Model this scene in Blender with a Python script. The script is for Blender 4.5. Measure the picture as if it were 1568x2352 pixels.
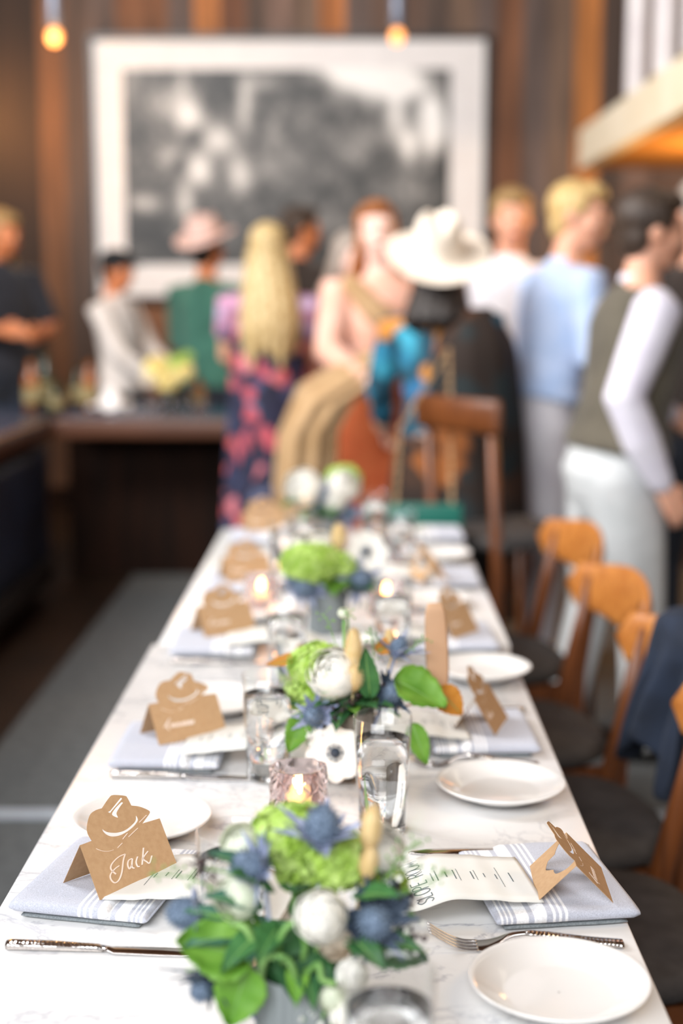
import bpy, bmesh, math, random
from mathutils import Vector, Matrix, Euler, noise
R = math.radians
PI = math.pi
random.seed(7)
for o in list(bpy.data.objects): bpy.data.objects.remove(o)
scn = bpy.context.scene
COL = scn.collection

# ------------------------------------------------------------------ camera
FPX = 3267.0
PITCH = math.atan(496 / FPX); YAW = math.atan(31 / FPX)
CAM = Vector((0, 0, 1.41))
ROT = Matrix.Rotation(YAW, 3, 'Z') @ Matrix.Rotation(PI / 2 - PITCH, 3, 'X')
cd = bpy.data.cameras.new('camera'); cam = bpy.data.objects.new('camera', cd); COL.objects.link(cam)
cam.location = CAM; cam.rotation_euler = ROT.to_euler()
cd.sensor_fit = 'VERTICAL'; cd.sensor_height = 36; cd.sensor_width = 24; cd.lens = 50.0
cd.dof.use_dof = True; cd.dof.focus_distance = 1.57; cd.dof.aperture_fstop = 1.95
cd.clip_start = 0.05
scn.camera = cam
scn.view_settings.view_transform = 'Standard'; scn.view_settings.look = 'None'
scn.view_settings.gamma = 1; scn.view_settings.use_curve_mapping = False
scn.view_settings.exposure = 0.56

# ------------------------------------------------------------------ light
w = bpy.data.worlds.new('world'); scn.world = w; w.use_nodes = True
w.node_tree.nodes['Background'].inputs[0].default_value = (0.93, 0.96, 1.0, 1)
w.node_tree.nodes['Background'].inputs[1].default_value = 0.40

def area(loc, target, sx, sy, power, color):
    l = bpy.data.lights.new('window_or_fill_light', 'AREA'); l.shape = 'RECTANGLE'; l.size = sx; l.size_y = sy
    l.energy = power; l.color = color
    o = bpy.data.objects.new('window_or_fill_light', l); COL.objects.link(o); o.location = loc
    o.rotation_euler = (Vector(target) - Vector(loc)).to_track_quat('-Z', 'Y').to_euler()
    return o
area((-3.9, 3.4, 3.7), (0.1, 2.4, 0.75), 1.9, 1.5, 128, (0.93, 0.96, 1.0))      # skylight window, upper left
area((-1.6, -1.8, 3.4), (0.3, 6.5, 1.2), 4.2, 2.2, 215, (0.95, 0.97, 1.0))       # big windows behind the photographer
area((-2.6, 3.6, 4.3), (0.2, 9.4, 1.7), 3.2, 1.4, 250, (1.0, 0.96, 0.92))     # added fill light, brightens the back of the room
area((2.6, 1.8, 3.4), (0.4, 2.0, 0.6), 1.2, 1.2, 22, (1.0, 0.72, 0.42))          # added warm fill from the right, tints the shadows

def plight(loc, e, col, r=0.04):
    l = bpy.data.lights.new('lamp_light', 'POINT'); l.energy = e; l.color = col; l.shadow_soft_size = r
    o = bpy.data.objects.new('lamp_light', l); COL.objects.link(o); o.location = loc; return o

# ------------------------------------------------------------------ pixel to place helpers
def ray(px, py):
    return ROT @ Vector(((px - 784) / FPX, -(py - 1176) / FPX, -1))
def P(px, py, z=0.75):
    d = ray(px, py); t = (z - CAM.z) / d.z; return CAM + d * t
def D(px, py, Y):
    d = ray(px, py); return CAM + d * (Y / d.y)

# ------------------------------------------------------------------ objects
def tag(o, label=None, cat=None, group=None, kind=None):
    if label: o['label'] = label
    if cat: o['category'] = cat
    if group: o['group'] = group
    if kind: o['kind'] = kind
    return o
def empty(name, loc=(0, 0, 0), rz=0.0, label=None, cat=None, group=None):
    o = bpy.data.objects.new(name, None); COL.objects.link(o); o.empty_display_size = 0.05
    o.location = loc; o.rotation_euler = (0, 0, rz)
    return tag(o, label, cat, group)
def kids(o): return [c for c in bpy.data.objects if c.parent == o]
def dup(root, loc, rz, label=None, group=None):
    def rec(o, par):
        c = o.copy(); COL.objects.link(c)
        if par is not None: c.parent = par
        for k in kids(o): rec(k, c)
        return c
    src = [(k) for k in kids(root)]
    r = root.copy(); COL.objects.link(r); r.location = loc; r.rotation_euler = (0, 0, rz)
    for k in src: rec(k, r)
    if label: r['label'] = label
    if group: r['group'] = group
    return r

class MB:
    def __init__(s): s.v = []; s.f = []; s.sm = []
    def add(s, vs, fs, smooth=True):
        b = len(s.v); s.v += [tuple(v) for v in vs]; s.f += [tuple(i + b for i in f) for f in fs]; s.sm += [smooth] * len(fs)
        return s
    def xf(s, m, start=0):
        s.v = s.v[:start] + [tuple(m @ Vector(v)) for v in s.v[start:]]; return s
    def box(s, a, b):
        x0, y0, z0 = a; x1, y1, z1 = b
        vs = [(x0,y0,z0),(x1,y0,z0),(x1,y1,z0),(x0,y1,z0),(x0,y0,z1),(x1,y0,z1),(x1,y1,z1),(x0,y1,z1)]
        return s.add(vs, [(0,3,2,1),(4,5,6,7),(0,1,5,4),(1,2,6,5),(2,3,7,6),(3,0,4,7)], False)
    def rings(s, rings, cap=True, smooth=True, closed=True):
        n = len(rings[0]); vs = [p for r in rings for p in r]; fs = []
        for i in range(len(rings) - 1):
            for j in range(n if closed else n - 1):
                k = (j + 1) % n
                fs.append((i*n+j, i*n+k, (i+1)*n+k, (i+1)*n+j))
        if cap:
            fs.append(tuple(range(n))[::-1]); fs.append(tuple((len(rings)-1)*n + j for j in range(n)))
        return s.add(vs, fs, smooth)
    def tube(s, pts, r, n=8, ry=None, side=None, cap=True, smooth=True, roundends=False):
        pts = [Vector(p) for p in pts]
        rs = list(r) if hasattr(r, '__len__') else [r] * len(pts)
        rys = list(ry) if hasattr(ry, '__len__') else ([ry] * len(pts) if ry else rs)
        if roundends:
            d0 = (pts[0] - pts[1]).normalized(); d1 = (pts[-1] - pts[-2]).normalized()
            a0, a1, b0, b1 = rs[0], rs[-1], rys[0], rys[-1]
            m0, m1 = min(a0, b0), min(a1, b1)
            pts = [pts[0] + d0*m0*.95, pts[0] + d0*m0*.6] + pts + [pts[-1] + d1*m1*.6, pts[-1] + d1*m1*.95]
            rs = [a0*.3, a0*.8] + rs + [a1*.8, a1*.3]; rys = [b0*.3, b0*.8] + rys + [b1*.8, b1*.3]
        rings = []; prev = None
        for i, p in enumerate(pts):
            t = (pts[min(i+1, len(pts)-1)] - pts[max(i-1, 0)])
            t = t.normalized() if t.length > 1e-9 else Vector((0, 0, 1))
            if side is not None: a = Vector(side)
            elif prev is not None: a = prev
            else: a = Vector((1, 0, 0)) if abs(t.x) < .8 else Vector((0, 1, 0))
            a = (a - t * a.dot(t))
            if a.length < 1e-6: a = t.orthogonal()
            a.normalize(); b = t.cross(a); prev = a
            rings.append([p + a * rs[i] * math.cos(2*PI*j/n) + b * rys[i] * math.sin(2*PI*j/n) for j in range(n)])
        return s.rings(rings, cap, smooth)
    def lathe(s, prof, n=32, c=(0, 0, 0), sx=1, sy=1, cap=False, smooth=True):
        c = Vector(c)
        rings = [[c + Vector((sx*r*math.cos(2*PI*j/n), sy*r*math.sin(2*PI*j/n), z)) for j in range(n)] for r, z in prof]
        return s.rings(rings, cap, smooth)
    def ell(s, c, r, n=14, m=10, rot=None):
        c = Vector(c); r = (r, r, r) if not hasattr(r, '__len__') else r
        rot = rot or Matrix.Identity(3)
        rings = []
        for i in range(1, m):
            a = PI * i / m
            rings.append([c + rot @ Vector((r[0]*math.sin(a)*math.cos(2*PI*j/n), r[1]*math.sin(a)*math.sin(2*PI*j/n), -r[2]*math.cos(a))) for j in range(n)])
        vs = [p for q in rings for p in q]; b = len(vs); vs += [c + rot @ Vector((0,0,-r[2])), c + rot @ Vector((0,0,r[2]))]; fs = []
        for i in range(m - 2):
            for j in range(n):
                k = (j+1) % n; fs.append((i*n+j, i*n+k, (i+1)*n+k, (i+1)*n+j))
        for j in range(n):
            k = (j+1) % n; fs.append((b, k, j)); fs.append((b+1, (m-2)*n+j, (m-2)*n+k))
        return s.add(vs, fs)
    def grid(s, fn, nu, nv, smooth=True):
        vs = [fn(i/nu, j/nv) for i in range(nu+1) for j in range(nv+1)]
        fs = [(i*(nv+1)+j, (i+1)*(nv+1)+j, (i+1)*(nv+1)+j+1, i*(nv+1)+j+1) for i in range(nu) for j in range(nv)]
        return s.add(vs, fs, smooth)
    def stroke(s, pts, wdt, fn=None, hgt=0.0003):
        """flat pen stroke through 2D points; fn maps (u, v, lift) to space"""
        pts = smooth2(pts); n = len(pts); L = []
        for i in range(n):
            a = pts[max(i-1, 0)]; b = pts[min(i+1, n-1)]
            dx, dy = b[0]-a[0], b[1]-a[1]; l = math.hypot(dx, dy) or 1
            L.append((-dy/l*wdt/2, dx/l*wdt/2))
        vs = []
        for (x, y), (nx, ny) in zip(pts, L):
            vs += [fn(x+nx, y+ny, hgt), fn(x-nx, y-ny, hgt), fn(x+nx, y+ny, 0), fn(x-nx, y-ny, 0)]
        fs = []
        for i in range(n-1):
            a, b = 4*i, 4*i+4
            fs += [(a, b, b+1, a+1), (a+2, a+3, b+3, b+2), (a, a+2, b+2, b), (a+1, b+1, b+3, a+3)]
        return s.add(vs, fs, False)
    def build(s, name, mat, parent=None, label=None, mods=None):
        me = bpy.data.meshes.new(name); me.from_pydata(s.v, [], s.f)
        me.polygons.foreach_set('use_smooth', s.sm)
        if mat: me.materials.append(mat)
        me.update()
        bmm = bmesh.new(); bmm.from_mesh(me); bmesh.ops.recalc_face_normals(bmm, faces=bmm.faces); bmm.to_mesh(me); bmm.free()
        o = bpy.data.objects.new(name, me); COL.objects.link(o)
        if parent: o.parent = parent
        if label: o['label'] = label
        if mods: mods(o)
        return o
def smooth2(pts, k=6):
    if len(pts) < 3: return list(pts)
    out = []
    Q = [pts[0]] + list(pts) + [pts[-1]]
    for i in range(1, len(Q)-2):
        p0, p1, p2, p3 = Q[i-1], Q[i], Q[i+1], Q[i+2]
        for j in range(k):
            t = j/k
            out.append(tuple(0.5*((2*p1[c]) + (-p0[c]+p2[c])*t + (2*p0[c]-5*p1[c]+4*p2[c]-p3[c])*t*t + (-p0[c]+3*p1[c]-3*p2[c]+p3[c])*t**3) for c in range(len(p1))))
    out.append(tuple(pts[-1])); return out
def bevel(w, seg=2):
    def f(o):
        m = o.modifiers.new('bevel', 'BEVEL'); m.width = w; m.segments = seg; m.limit_method = 'ANGLE'
        for p in o.data.polygons: p.use_smooth = True
    return f
def solid(t, sub=0):
    def f(o):
        m = o.modifiers.new('solid', 'SOLIDIFY'); m.thickness = t; m.offset = 0
        if sub:
            m = o.modifiers.new('sub', 'SUBSURF'); m.levels = sub; m.render_levels = sub
    return f
def remesh(vox, sm=4):
    def f(o):
        m = o.modifiers.new('remesh', 'REMESH'); m.mode = 'VOXEL'; m.voxel_size = vox; m.use_smooth_shade = True
        m = o.modifiers.new('smooth', 'SMOOTH'); m.iterations = sm; m.factor = 0.5
    return f
def poly_plate(name, loops, mapping, mat, parent, t=0.0004):
    """flat sheet with holes: loops of 2D points, mapped through mapping(u, v, w)"""
    cu = bpy.data.curves.new('tmp', 'CURVE'); cu.dimensions = '2D'; cu.fill_mode = 'BOTH'; cu.extrude = t / 2
    for lp in loops:
        sp = cu.splines.new('POLY'); sp.points.add(len(lp) - 1)
        for q, (x, y) in zip(sp.points, lp): q.co = (x * 10, y * 10, 0, 1)
        sp.use_cyclic_u = True
    cu.extrude = t / 2 * 10
    ob = bpy.data.objects.new('tmp', cu); COL.objects.link(ob)
    dg = bpy.context.evaluated_depsgraph_get(); me = bpy.data.meshes.new_from_object(ob.evaluated_get(dg))
    bpy.data.objects.remove(ob)
    for v in me.vertices: v.co = mapping(v.co.x/10, v.co.y/10, v.co.z/10)
    me.name = name; me.materials.clear(); me.materials.append(mat)
    for p in me.polygons: p.use_smooth = False; p.material_index = 0
    o = bpy.data.objects.new(name, me); COL.objects.link(o); o.parent = parent
    return o

# ------------------------------------------------------------------ materials
def srgb(h):
    h = h.lstrip('#'); c = [int(h[i:i+2], 16)/255 for i in (0, 2, 4)]
    return tuple((x/12.92 if x <= .04045 else ((x+.055)/1.055)**2.4) for x in c) + (1,)
def setin(n, **kw):
    for k, v in kw.items():
        k = k.replace('_', ' ')
        if k in n.inputs: n.inputs[k].default_value = v
def mat(name, c1, c2=None, scale=20, rough=.5, metal=0, bump=0, bscale=None, spec=.5, emit=None, es=0, sss=0, detail=3, sheen=0, trans=0, alpha=1, coat=0, dist=0, lo=.35, hi=.65, stretch=None, transl=0):
    m = bpy.data.materials.new(name); m.use_nodes = True; nt = m.node_tree; b = nt.nodes['Principled BSDF']
    setin(b, Roughness=rough, Metallic=metal, Specular_IOR_Level=spec, Sheen_Weight=sheen, Transmission_Weight=trans, Alpha=alpha, Coat_Weight=coat)
    c1 = srgb(c1); c2 = srgb(c2) if c2 else c1
    tc = nt.nodes.new('ShaderNodeTexCoord'); src = tc.outputs['Object']
    if stretch:
        mp = nt.nodes.new('ShaderNodeMapping'); mp.inputs['Scale'].default_value = stretch; nt.links.new(src, mp.inputs[0]); src = mp.outputs[0]
    nz = nt.nodes.new('ShaderNodeTexNoise'); setin(nz, Scale=scale, Detail=detail, Distortion=dist); nt.links.new(src, nz.inputs['Vector'])
    cr = nt.nodes.new('ShaderNodeValToRGB'); cr.color_ramp.elements[0].position = lo; cr.color_ramp.elements[1].position = hi
    cr.color_ramp.elements[0].color = c1; cr.color_ramp.elements[1].color = c2
    nt.links.new(nz.outputs['Fac'], cr.inputs[0]); nt.links.new(cr.outputs[0], b.inputs['Base Color'])
    if bump:
        nb = nt.nodes.new('ShaderNodeTexNoise'); setin(nb, Scale=bscale or scale*3, Detail=3); nt.links.new(src, nb.inputs['Vector'])
        bp = nt.nodes.new('ShaderNodeBump'); setin(bp, Strength=bump, Distance=0.01); nt.links.new(nb.outputs['Fac'], bp.inputs['Height']); nt.links.new(bp.outputs[0], b.inputs['Normal'])
    if sss: setin(b, Subsurface_Weight=sss, Subsurface_Scale=0.01)
    if emit:
        b.inputs['Emission Color'].default_value = srgb(emit); b.inputs['Emission Strength'].default_value = es
    if transl:
        tr = nt.nodes.new('ShaderNodeBsdfTranslucent'); nt.links.new(cr.outputs[0], tr.inputs[0])
        mx = nt.nodes.new('ShaderNodeMixShader'); mx.inputs[0].default_value = transl
        nt.links.new(b.outputs[0], mx.inputs[1]); nt.links.new(tr.outputs[0], mx.inputs[2])
        nt.links.new(mx.outputs[0], nt.nodes['Material Output'].inputs['Surface'])
    return m
def thin_glass(name, tint=(1, 1, 1, 1), gl=(1, 1, 1, 1), ior=1.45):
    m = bpy.data.materials.new(name); m.use_nodes = True; nt = m.node_tree
    for n in list(nt.nodes):
        if n.type != 'OUTPUT_MATERIAL': nt.nodes.remove(n)
    out = [n for n in nt.nodes if n.type == 'OUTPUT_MATERIAL'][0]
    t = nt.nodes.new('ShaderNodeBsdfTransparent'); g = nt.nodes.new('ShaderNodeBsdfGlossy'); fr = nt.nodes.new('ShaderNodeLayerWeight'); fr.inputs[0].default_value = .5; pw = nt.nodes.new('ShaderNodeMath'); pw.operation = 'POWER'; pw.inputs[1].default_value = 4.0; pm_ = nt.nodes.new('ShaderNodeMath'); pm_.operation = 'MULTIPLY_ADD'; pm_.inputs[1].default_value = .75; pm_.inputs[2].default_value = .035; mx = nt.nodes.new('ShaderNodeMixShader')
    tc = nt.nodes.new('ShaderNodeTexCoord'); nz = nt.nodes.new('ShaderNodeTexNoise'); setin(nz, Scale=12.0); nt.links.new(tc.outputs['Object'], nz.inputs['Vector'])
    rr = nt.nodes.new('ShaderNodeMapRange'); rr.inputs['To Min'].default_value = 0.01; rr.inputs['To Max'].default_value = 0.04
    nt.links.new(nz.outputs['Fac'], rr.inputs['Value']); nt.links.new(rr.outputs[0], g.inputs['Roughness'])
    t.inputs[0].default_value = tint; g.inputs[0].default_value = gl; nt.links.new(fr.outputs['Facing'], pw.inputs[0]); nt.links.new(pw.outputs[0], pm_.inputs[0]); nt.links.new(pm_.outputs[0], mx.inputs[0]); nt.links.new(t.outputs[0], mx.inputs[1]); nt.links.new(g.outputs[0], mx.inputs[2]); nt.links.new(mx.outputs[0], out.inputs['Surface'])
    return m
def ramp_mat(name, stops, axis=0, size=1.0, off=0.0, rough=.8, absx=False, weave=0, grain=0, grainscale=(30, 30, 1.2), sheen=0, interp='CONSTANT'):
    """constant colour bands along one local axis"""
    m = bpy.data.materials.new(name); m.use_nodes = True; nt = m.node_tree; b = nt.nodes['Principled BSDF']; setin(b, Roughness=rough, Sheen_Weight=sheen)
    tc = nt.nodes.new('ShaderNodeTexCoord'); sp = nt.nodes.new('ShaderNodeSeparateXYZ'); nt.links.new(tc.outputs['Object'], sp.inputs[0])
    v = sp.outputs[axis]
    if absx:
        a = nt.nodes.new('ShaderNodeMath'); a.operation = 'ABSOLUTE'; nt.links.new(v, a.inputs[0]); v = a.outputs[0]
    ma = nt.nodes.new('ShaderNodeMath'); ma.operation = 'MULTIPLY_ADD'; ma.inputs[1].default_value = 1/size; ma.inputs[2].default_value = off
    nt.links.new(v, ma.inputs[0])
    cr = nt.nodes.new('ShaderNodeValToRGB'); cr.color_ramp.interpolation = interp; el = cr.color_ramp.elements
    el[0].position = stops[0][0]; el[0].color = srgb(stops[0][1]); el[1].position = stops[1][0]; el[1].color = srgb(stops[1][1])
    for p, c in stops[2:]:
        e = el.new(min(p, 1)); e.color = srgb(c)
    nt.links.new(ma.outputs[0], cr.inputs[0]); col = cr.outputs[0]
    if weave or grain:
        mp = nt.nodes.new('ShaderNodeMapping'); mp.inputs['Scale'].default_value = grainscale if grain else (900, 900, 900)
        nz = nt.nodes.new('ShaderNodeTexNoise'); setin(nz, Scale=1.0, Detail=2 if weave else 5); nt.links.new(tc.outputs['Object'], mp.inputs[0]); nt.links.new(mp.outputs[0], nz.inputs['Vector'])
        mr = nt.nodes.new('ShaderNodeMapRange'); k = weave or grain; mr.inputs['From Min'].default_value = .3; mr.inputs['From Max'].default_value = .7
        mr.inputs['To Min'].default_value = 1-k; mr.inputs['To Max'].default_value = 1+k*.6
        nt.links.new(nz.outputs['Fac'], mr.inputs['Value'])
        mx = nt.nodes.new('ShaderNodeVectorMath'); mx.operation = 'MULTIPLY'; nt.links.new(col, mx.inputs[0])
        cb = nt.nodes.new('ShaderNodeCombineXYZ')
        for i in range(3): nt.links.new(mr.outputs[0], cb.inputs[i])
        nt.links.new(cb.outputs[0], mx.inputs[1]); col = mx.outputs[0]
        bp = nt.nodes.new('ShaderNodeBump'); setin(bp, Strength=.25, Distance=0.002); nt.links.new(nz.outputs['Fac'], bp.inputs['Height']); nt.links.new(bp.outputs[0], b.inputs['Normal'])
    nt.links.new(col, b.inputs['Base Color'])
    return m
def blotch_mat(name, cols, scale=9, rough=.85, warp=.4, stretch=(1, 1, 1)):
    """patterned cloth: random coloured patches (voronoi cells) with soft dark ground"""
    m = bpy.data.materials.new(name); m.use_nodes = True; nt = m.node_tree; b = nt.nodes['Principled BSDF']; setin(b, Roughness=rough)
    tc = nt.nodes.new('ShaderNodeTexCoord'); mp = nt.nodes.new('ShaderNodeMapping'); mp.inputs['Scale'].default_value = stretch; nt.links.new(tc.outputs['Object'], mp.inputs[0])
    nz = nt.nodes.new('ShaderNodeTexNoise'); setin(nz, Scale=scale*.8, Detail=2); nt.links.new(mp.outputs[0], nz.inputs['Vector'])
    mix = nt.nodes.new('ShaderNodeMix'); mix.data_type = 'VECTOR'; mix.inputs[0].default_value = warp*.2
    nt.links.new(mp.outputs[0], mix.inputs[4]); nt.links.new(nz.outputs['Color'], mix.inputs[5])
    vo = nt.nodes.new('ShaderNodeTexVoronoi'); setin(vo, Scale=scale); nt.links.new(mix.outputs[1], vo.inputs['Vector'])
    wn = nt.nodes.new('ShaderNodeSeparateColor'); nt.links.new(vo.outputs['Color'], wn.inputs[0])
    cr = nt.nodes.new('ShaderNodeValToRGB'); cr.color_ramp.interpolation = 'CONSTANT'; el = cr.color_ramp.elements
    n = len(cols); el[0].position = 0; el[0].color = srgb(cols[0]); el[1].position = 1/n; el[1].color = srgb(cols[1])
    for i in range(2, n): e = el.new(i/n); e.color = srgb(cols[i])
    nt.links.new(wn.outputs[0], cr.inputs[0])
    dr = nt.nodes.new('ShaderNodeValToRGB'); dr.color_ramp.elements[0].position = .45; dr.color_ramp.elements[1].position = .62
    nt.links.new(vo.outputs['Distance'], dr.inputs[0])
    mc = nt.nodes.new('ShaderNodeMix'); mc.data_type = 'RGBA'; nt.links.new(dr.outputs[0], mc.inputs[0]); nt.links.new(cr.outputs[0], mc.inputs[6]); mc.inputs[7].default_value = srgb(cols[0])
    nt.links.new(mc.outputs[2], b.inputs['Base Color'])
    return m
# ================================================================== SETTING
M = {}
def marble():
    m = bpy.data.materials.new('white_marble'); m.use_nodes = True; nt = m.node_tree; b = nt.nodes['Principled BSDF']; setin(b, Roughness=.22, Specular_IOR_Level=.45)
    tc = nt.nodes.new('ShaderNodeTexCoord'); mp = nt.nodes.new('ShaderNodeMapping'); mp.inputs['Rotation'].default_value = (0, 0, .5); mp.inputs['Scale'].default_value = (1, 1.5, 1)
    nt.links.new(tc.outputs['Object'], mp.inputs[0])
    def vein(scale, dist, w, off):
        nz = nt.nodes.new('ShaderNodeTexNoise'); setin(nz, Scale=scale, Detail=7, Roughness=.62, Distortion=dist)
        ad = nt.nodes.new('ShaderNodeVectorMath'); ad.inputs[1].default_value = (off, off, 0); nt.links.new(mp.outputs[0], ad.inputs[0]); nt.links.new(ad.outputs[0], nz.inputs['Vector'])
        s = nt.nodes.new('ShaderNodeMath'); s.operation = 'SUBTRACT'; s.inputs[1].default_value = .5; nt.links.new(nz.outputs['Fac'], s.inputs[0])
        a = nt.nodes.new('ShaderNodeMath'); a.operation = 'ABSOLUTE'; nt.links.new(s.outputs[0], a.inputs[0])
        r = nt.nodes.new('ShaderNodeMapRange'); r.inputs['From Max'].default_value = w; r.inputs['To Min'].default_value = 1; r.inputs['To Max'].default_value = 0; nt.links.new(a.outputs[0], r.inputs['Value']); return r.outputs[0]
    v1 = vein(3.2, .9, .018, 0); v2 = vein(7.5, .6, .02, 4.3)
    msk = nt.nodes.new('ShaderNodeTexNoise'); setin(msk, Scale=3.1, Detail=2); nt.links.new(mp.outputs[0], msk.inputs['Vector'])
    mr = nt.nodes.new('ShaderNodeMapRange'); mr.inputs['From Min'].default_value = .45; mr.inputs['From Max'].default_value = .68; nt.links.new(msk.outputs['Fac'], mr.inputs['Value'])
    mul = nt.nodes.new('ShaderNodeMath'); mul.operation = 'MULTIPLY'; nt.links.new(v2, mul.inputs[0]); nt.links.new(mr.outputs[0], mul.inputs[1])
    h1 = nt.nodes.new('ShaderNodeMath'); h1.operation = 'MULTIPLY'; h1.inputs[1].default_value = .55; nt.links.new(v1, h1.inputs[0])
    mm = nt.nodes.new('ShaderNodeMath'); mm.operation = 'MULTIPLY'; nt.links.new(h1.outputs[0], mm.inputs[0]); 
    msk2 = nt.nodes.new('ShaderNodeTexNoise'); setin(msk2, Scale=5.0, Detail=2); nt.links.new(tc.outputs['Object'], msk2.inputs['Vector'])
    mr2 = nt.nodes.new('ShaderNodeMapRange'); mr2.inputs['From Min'].default_value = .4; mr2.inputs['From Max'].default_value = .62; nt.links.new(msk2.outputs['Fac'], mr2.inputs['Value']); nt.links.new(mr2.outputs[0], mm.inputs[1])
    mxx = nt.nodes.new('ShaderNodeMath'); mxx.operation = 'MAXIMUM'; nt.links.new(mul.outputs[0], mxx.inputs[0]); nt.links.new(mm.outputs[0], mxx.inputs[1])
    mc = nt.nodes.new('ShaderNodeMix'); mc.data_type = 'RGBA'; nt.links.new(mxx.outputs[0], mc.inputs[0]); mc.inputs[6].default_value = srgb('#e4e3e2'); mc.inputs[7].default_value = srgb('#9a9ba6')
    nt.links.new(mc.outputs[2], b.inputs['Base Color']); return m
M['marble'] = marble()
M['wood_dark'] = mat('dark_bar_wood', '#160a05', '#251208', 3, .8, spec=.15, stretch=(6, 6, .6))
M['wood_lip'] = mat('bar_edge_wood', '#4a2c1e', '#5d3a28', 4, .4, stretch=(.6, 8, 8))
M['bar_top'] = mat('bar_top_blue_reflection', '#2a3c54', '#3a506c', 5, .25)  # blue of the reflected windows is put into the top's colour
M['leather'] = mat('blue_black_leather', '#152236', '#223450', 4, .5, bump=.15, bscale=40)
M['carpet'] = mat('grey_carpet', '#4b4e4f', '#5c5f60', 25, .95, bump=.4, bscale=220)
M['floor_wood'] = mat('dark_floor_wood', '#1d120a', '#2b1b10', 3, .5, stretch=(8, .7, 1))
M['ceil'] = mat('brown_ceiling_wood', '#4a3222', '#6b4a33', 3, .7, stretch=(8, .5, 1))
M['plaster'] = mat('warm_wall', '#6b5a4c', '#7d6a5a', 2, .8)
M['metal_strip'] = mat('threshold_metal', '#8f9aa6', '#a6b0ba', 8, .5)
M['black'] = mat('black_edge', '#0d0b0a', '#151210', 10, .4)
M['mat_board'] = mat('white_mat_board', '#efe9e6', '#f4efec', 10, .6)

def struct(name, mb, m, mods=None):
    o = mb.build(name, m, mods=mods); o['kind'] = 'structure'; return o
WY = 9.5
# back wall: dark planks, a few orange ones
random.seed(3)
st = []; x = 0.0; tones = ['#645044', '#74594a', '#54433a', '#7c6250', '#6a5850', '#5c4a40', '#84685a']
px2x = lambda px: (px - 815) / FPX * WY
W0, W1 = -4.4, 4.2
orange = [(100, 160, '#6e4a30'), (285, 360, '#86583a'), (430, 497, '#c07a44'), (497, 580, '#7b4f36'), (742, 805, '#bb7440'), (1300, 1372, '#c47c40'), (1145, 1190, '#7d5136')]
edges = [0.0]
px = -400
vals = []
for k in range(31):
    a = -60 + k * 56.5
    c = tones[random.randrange(len(tones))]
    if a < 90: c = '#2e1d12'
    for (p0, p1, cc) in orange:
        if p0 - 20 <= a < p1 - 20: c = cc
    vals.append(((px2x(a) - W0) / (W1 - W0), c))
M['planks'] = ramp_mat('reclaimed_wood_planks', [(0.0, '#25170d')] + vals, 0, W1 - W0, -W0 / (W1 - W0), .75, grain=.55, grainscale=(14, 14, 1.1))
struct('wall_back', MB().box((W0 - 1.2, WY, -.02), (W1, WY + .15, 4.6)), M['planks'])
struct('wall_left', MB().box((-5.75, -4, 0), (-5.6, WY, 4.6)), M['plaster'])
struct('wall_right', MB().box((4.2, -4, 0), (4.35, WY + .15, 4.6)), M['plaster'])
struct('ceiling', MB().box((-5.75, -1.0, 4.6), (4.35, WY + .15, 4.75)), M['ceil'])
FX = -1.13
struct('floor', MB().box((FX, -4, -.06), (4.35, 7.4, 0)), M['carpet'])
fl = MB().box((-5.75, -4, -.06), (FX, WY + .15, -.0)); fl.box((FX, 7.4, -.06), (4.35, WY + .15, 0))
struct('floor_boards', fl, M['floor_wood'])
struct('trim_1', MB().box((FX - 1.2, 3.70, 0.0005), (4.2, 3.76, .006)), M['metal_strip'])
struct('baseboard_back', MB().box((-5.6, WY - .03, 0), (4.2, WY, .14)), M['wood_dark'])

# wide framed photograph on the back wall
fr = empty('framed_picture', D(657, 680, WY - .04), 0, 'huge framed black and white landscape photograph with wide white mat on plank wall', 'picture')
def wp(px, py, Y): return D(px, py, Y) - Vector(fr.location)
a, b = wp(200, 78, WY - .09), wp(1112, 690, WY - .0)
ain, bin_ = wp(210, 90, WY - .09), wp(1104, 680, WY)
f = MB()
f.box((a.x, a.y, b.z), (ain.x, .035, a.z)); f.box((bin_.x, a.y, b.z), (b.x, .035, a.z)); f.box((ain.x, a.y, ain.z), (bin_.x, .035, a.z)); f.box((ain.x, a.y, b.z), (bin_.x, .035, bin_.z))
f.build('frame', M['black'], fr)
MB().box((ain.x, a.y + .03, bin_.z), (bin_.x, .035, ain.z)).build('mat_board', M['mat_board'], fr)
# printed photograph (colours of the print itself)
blobs = [(860, 175, 95, 48, .75), (780, 150, 60, 30, .5), (930, 200, 60, 30, .35), (905, 270, 24, 50, .45), (935, 335, 20, 45, .5), (990, 300, 32, 60, .65), (985, 250, 25, 30, .4), (430, 265, 36, 45, .5), (370, 235, 40, 30, .25),
         (500, 320, 40, 40, .42), (545, 400, 26, 40, .45), (455, 390, 30, 40, .5), (420, 460, 18, 45, .4), (390, 360, 30, 30, .3), (330, 465, 40, 20, .35), (560, 240, 16, 60, .4), (600, 190, 40, 18, .25), (420, 190, 14, 30, .3), (300, 190, 16, 40, .2),
         (640, 380, 60, 50, .16), (800, 340, 50, 50, .14), (850, 310, 25, 40, .12), (700, 260, 30, 40, .12), (930, 440, 50, 40, .16), (745, 500, 80, 40, .1), (630, 290, 20, 40, .16),
         (515, 190, 25, 40, -.2), (445, 310, 16, 20, -.4), (410, 370, 14, 18, -.35), (700, 220, 40, 22, -.15), (330, 540, 60, 50, -.1), (1010, 380, 16, 40, -.2), (480, 240, 16, 26, -.15)]
nx, ny = 150, 90
g = MB(); vc = []
A, B = wp(281, 160, WY - .055), wp(1029, 606, WY - .055)
g.grid(lambda u, v: (A.x + (B.x-A.x)*u, a.y + .024, A.z + (B.z-A.z)*v), nx, ny, False)
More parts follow.
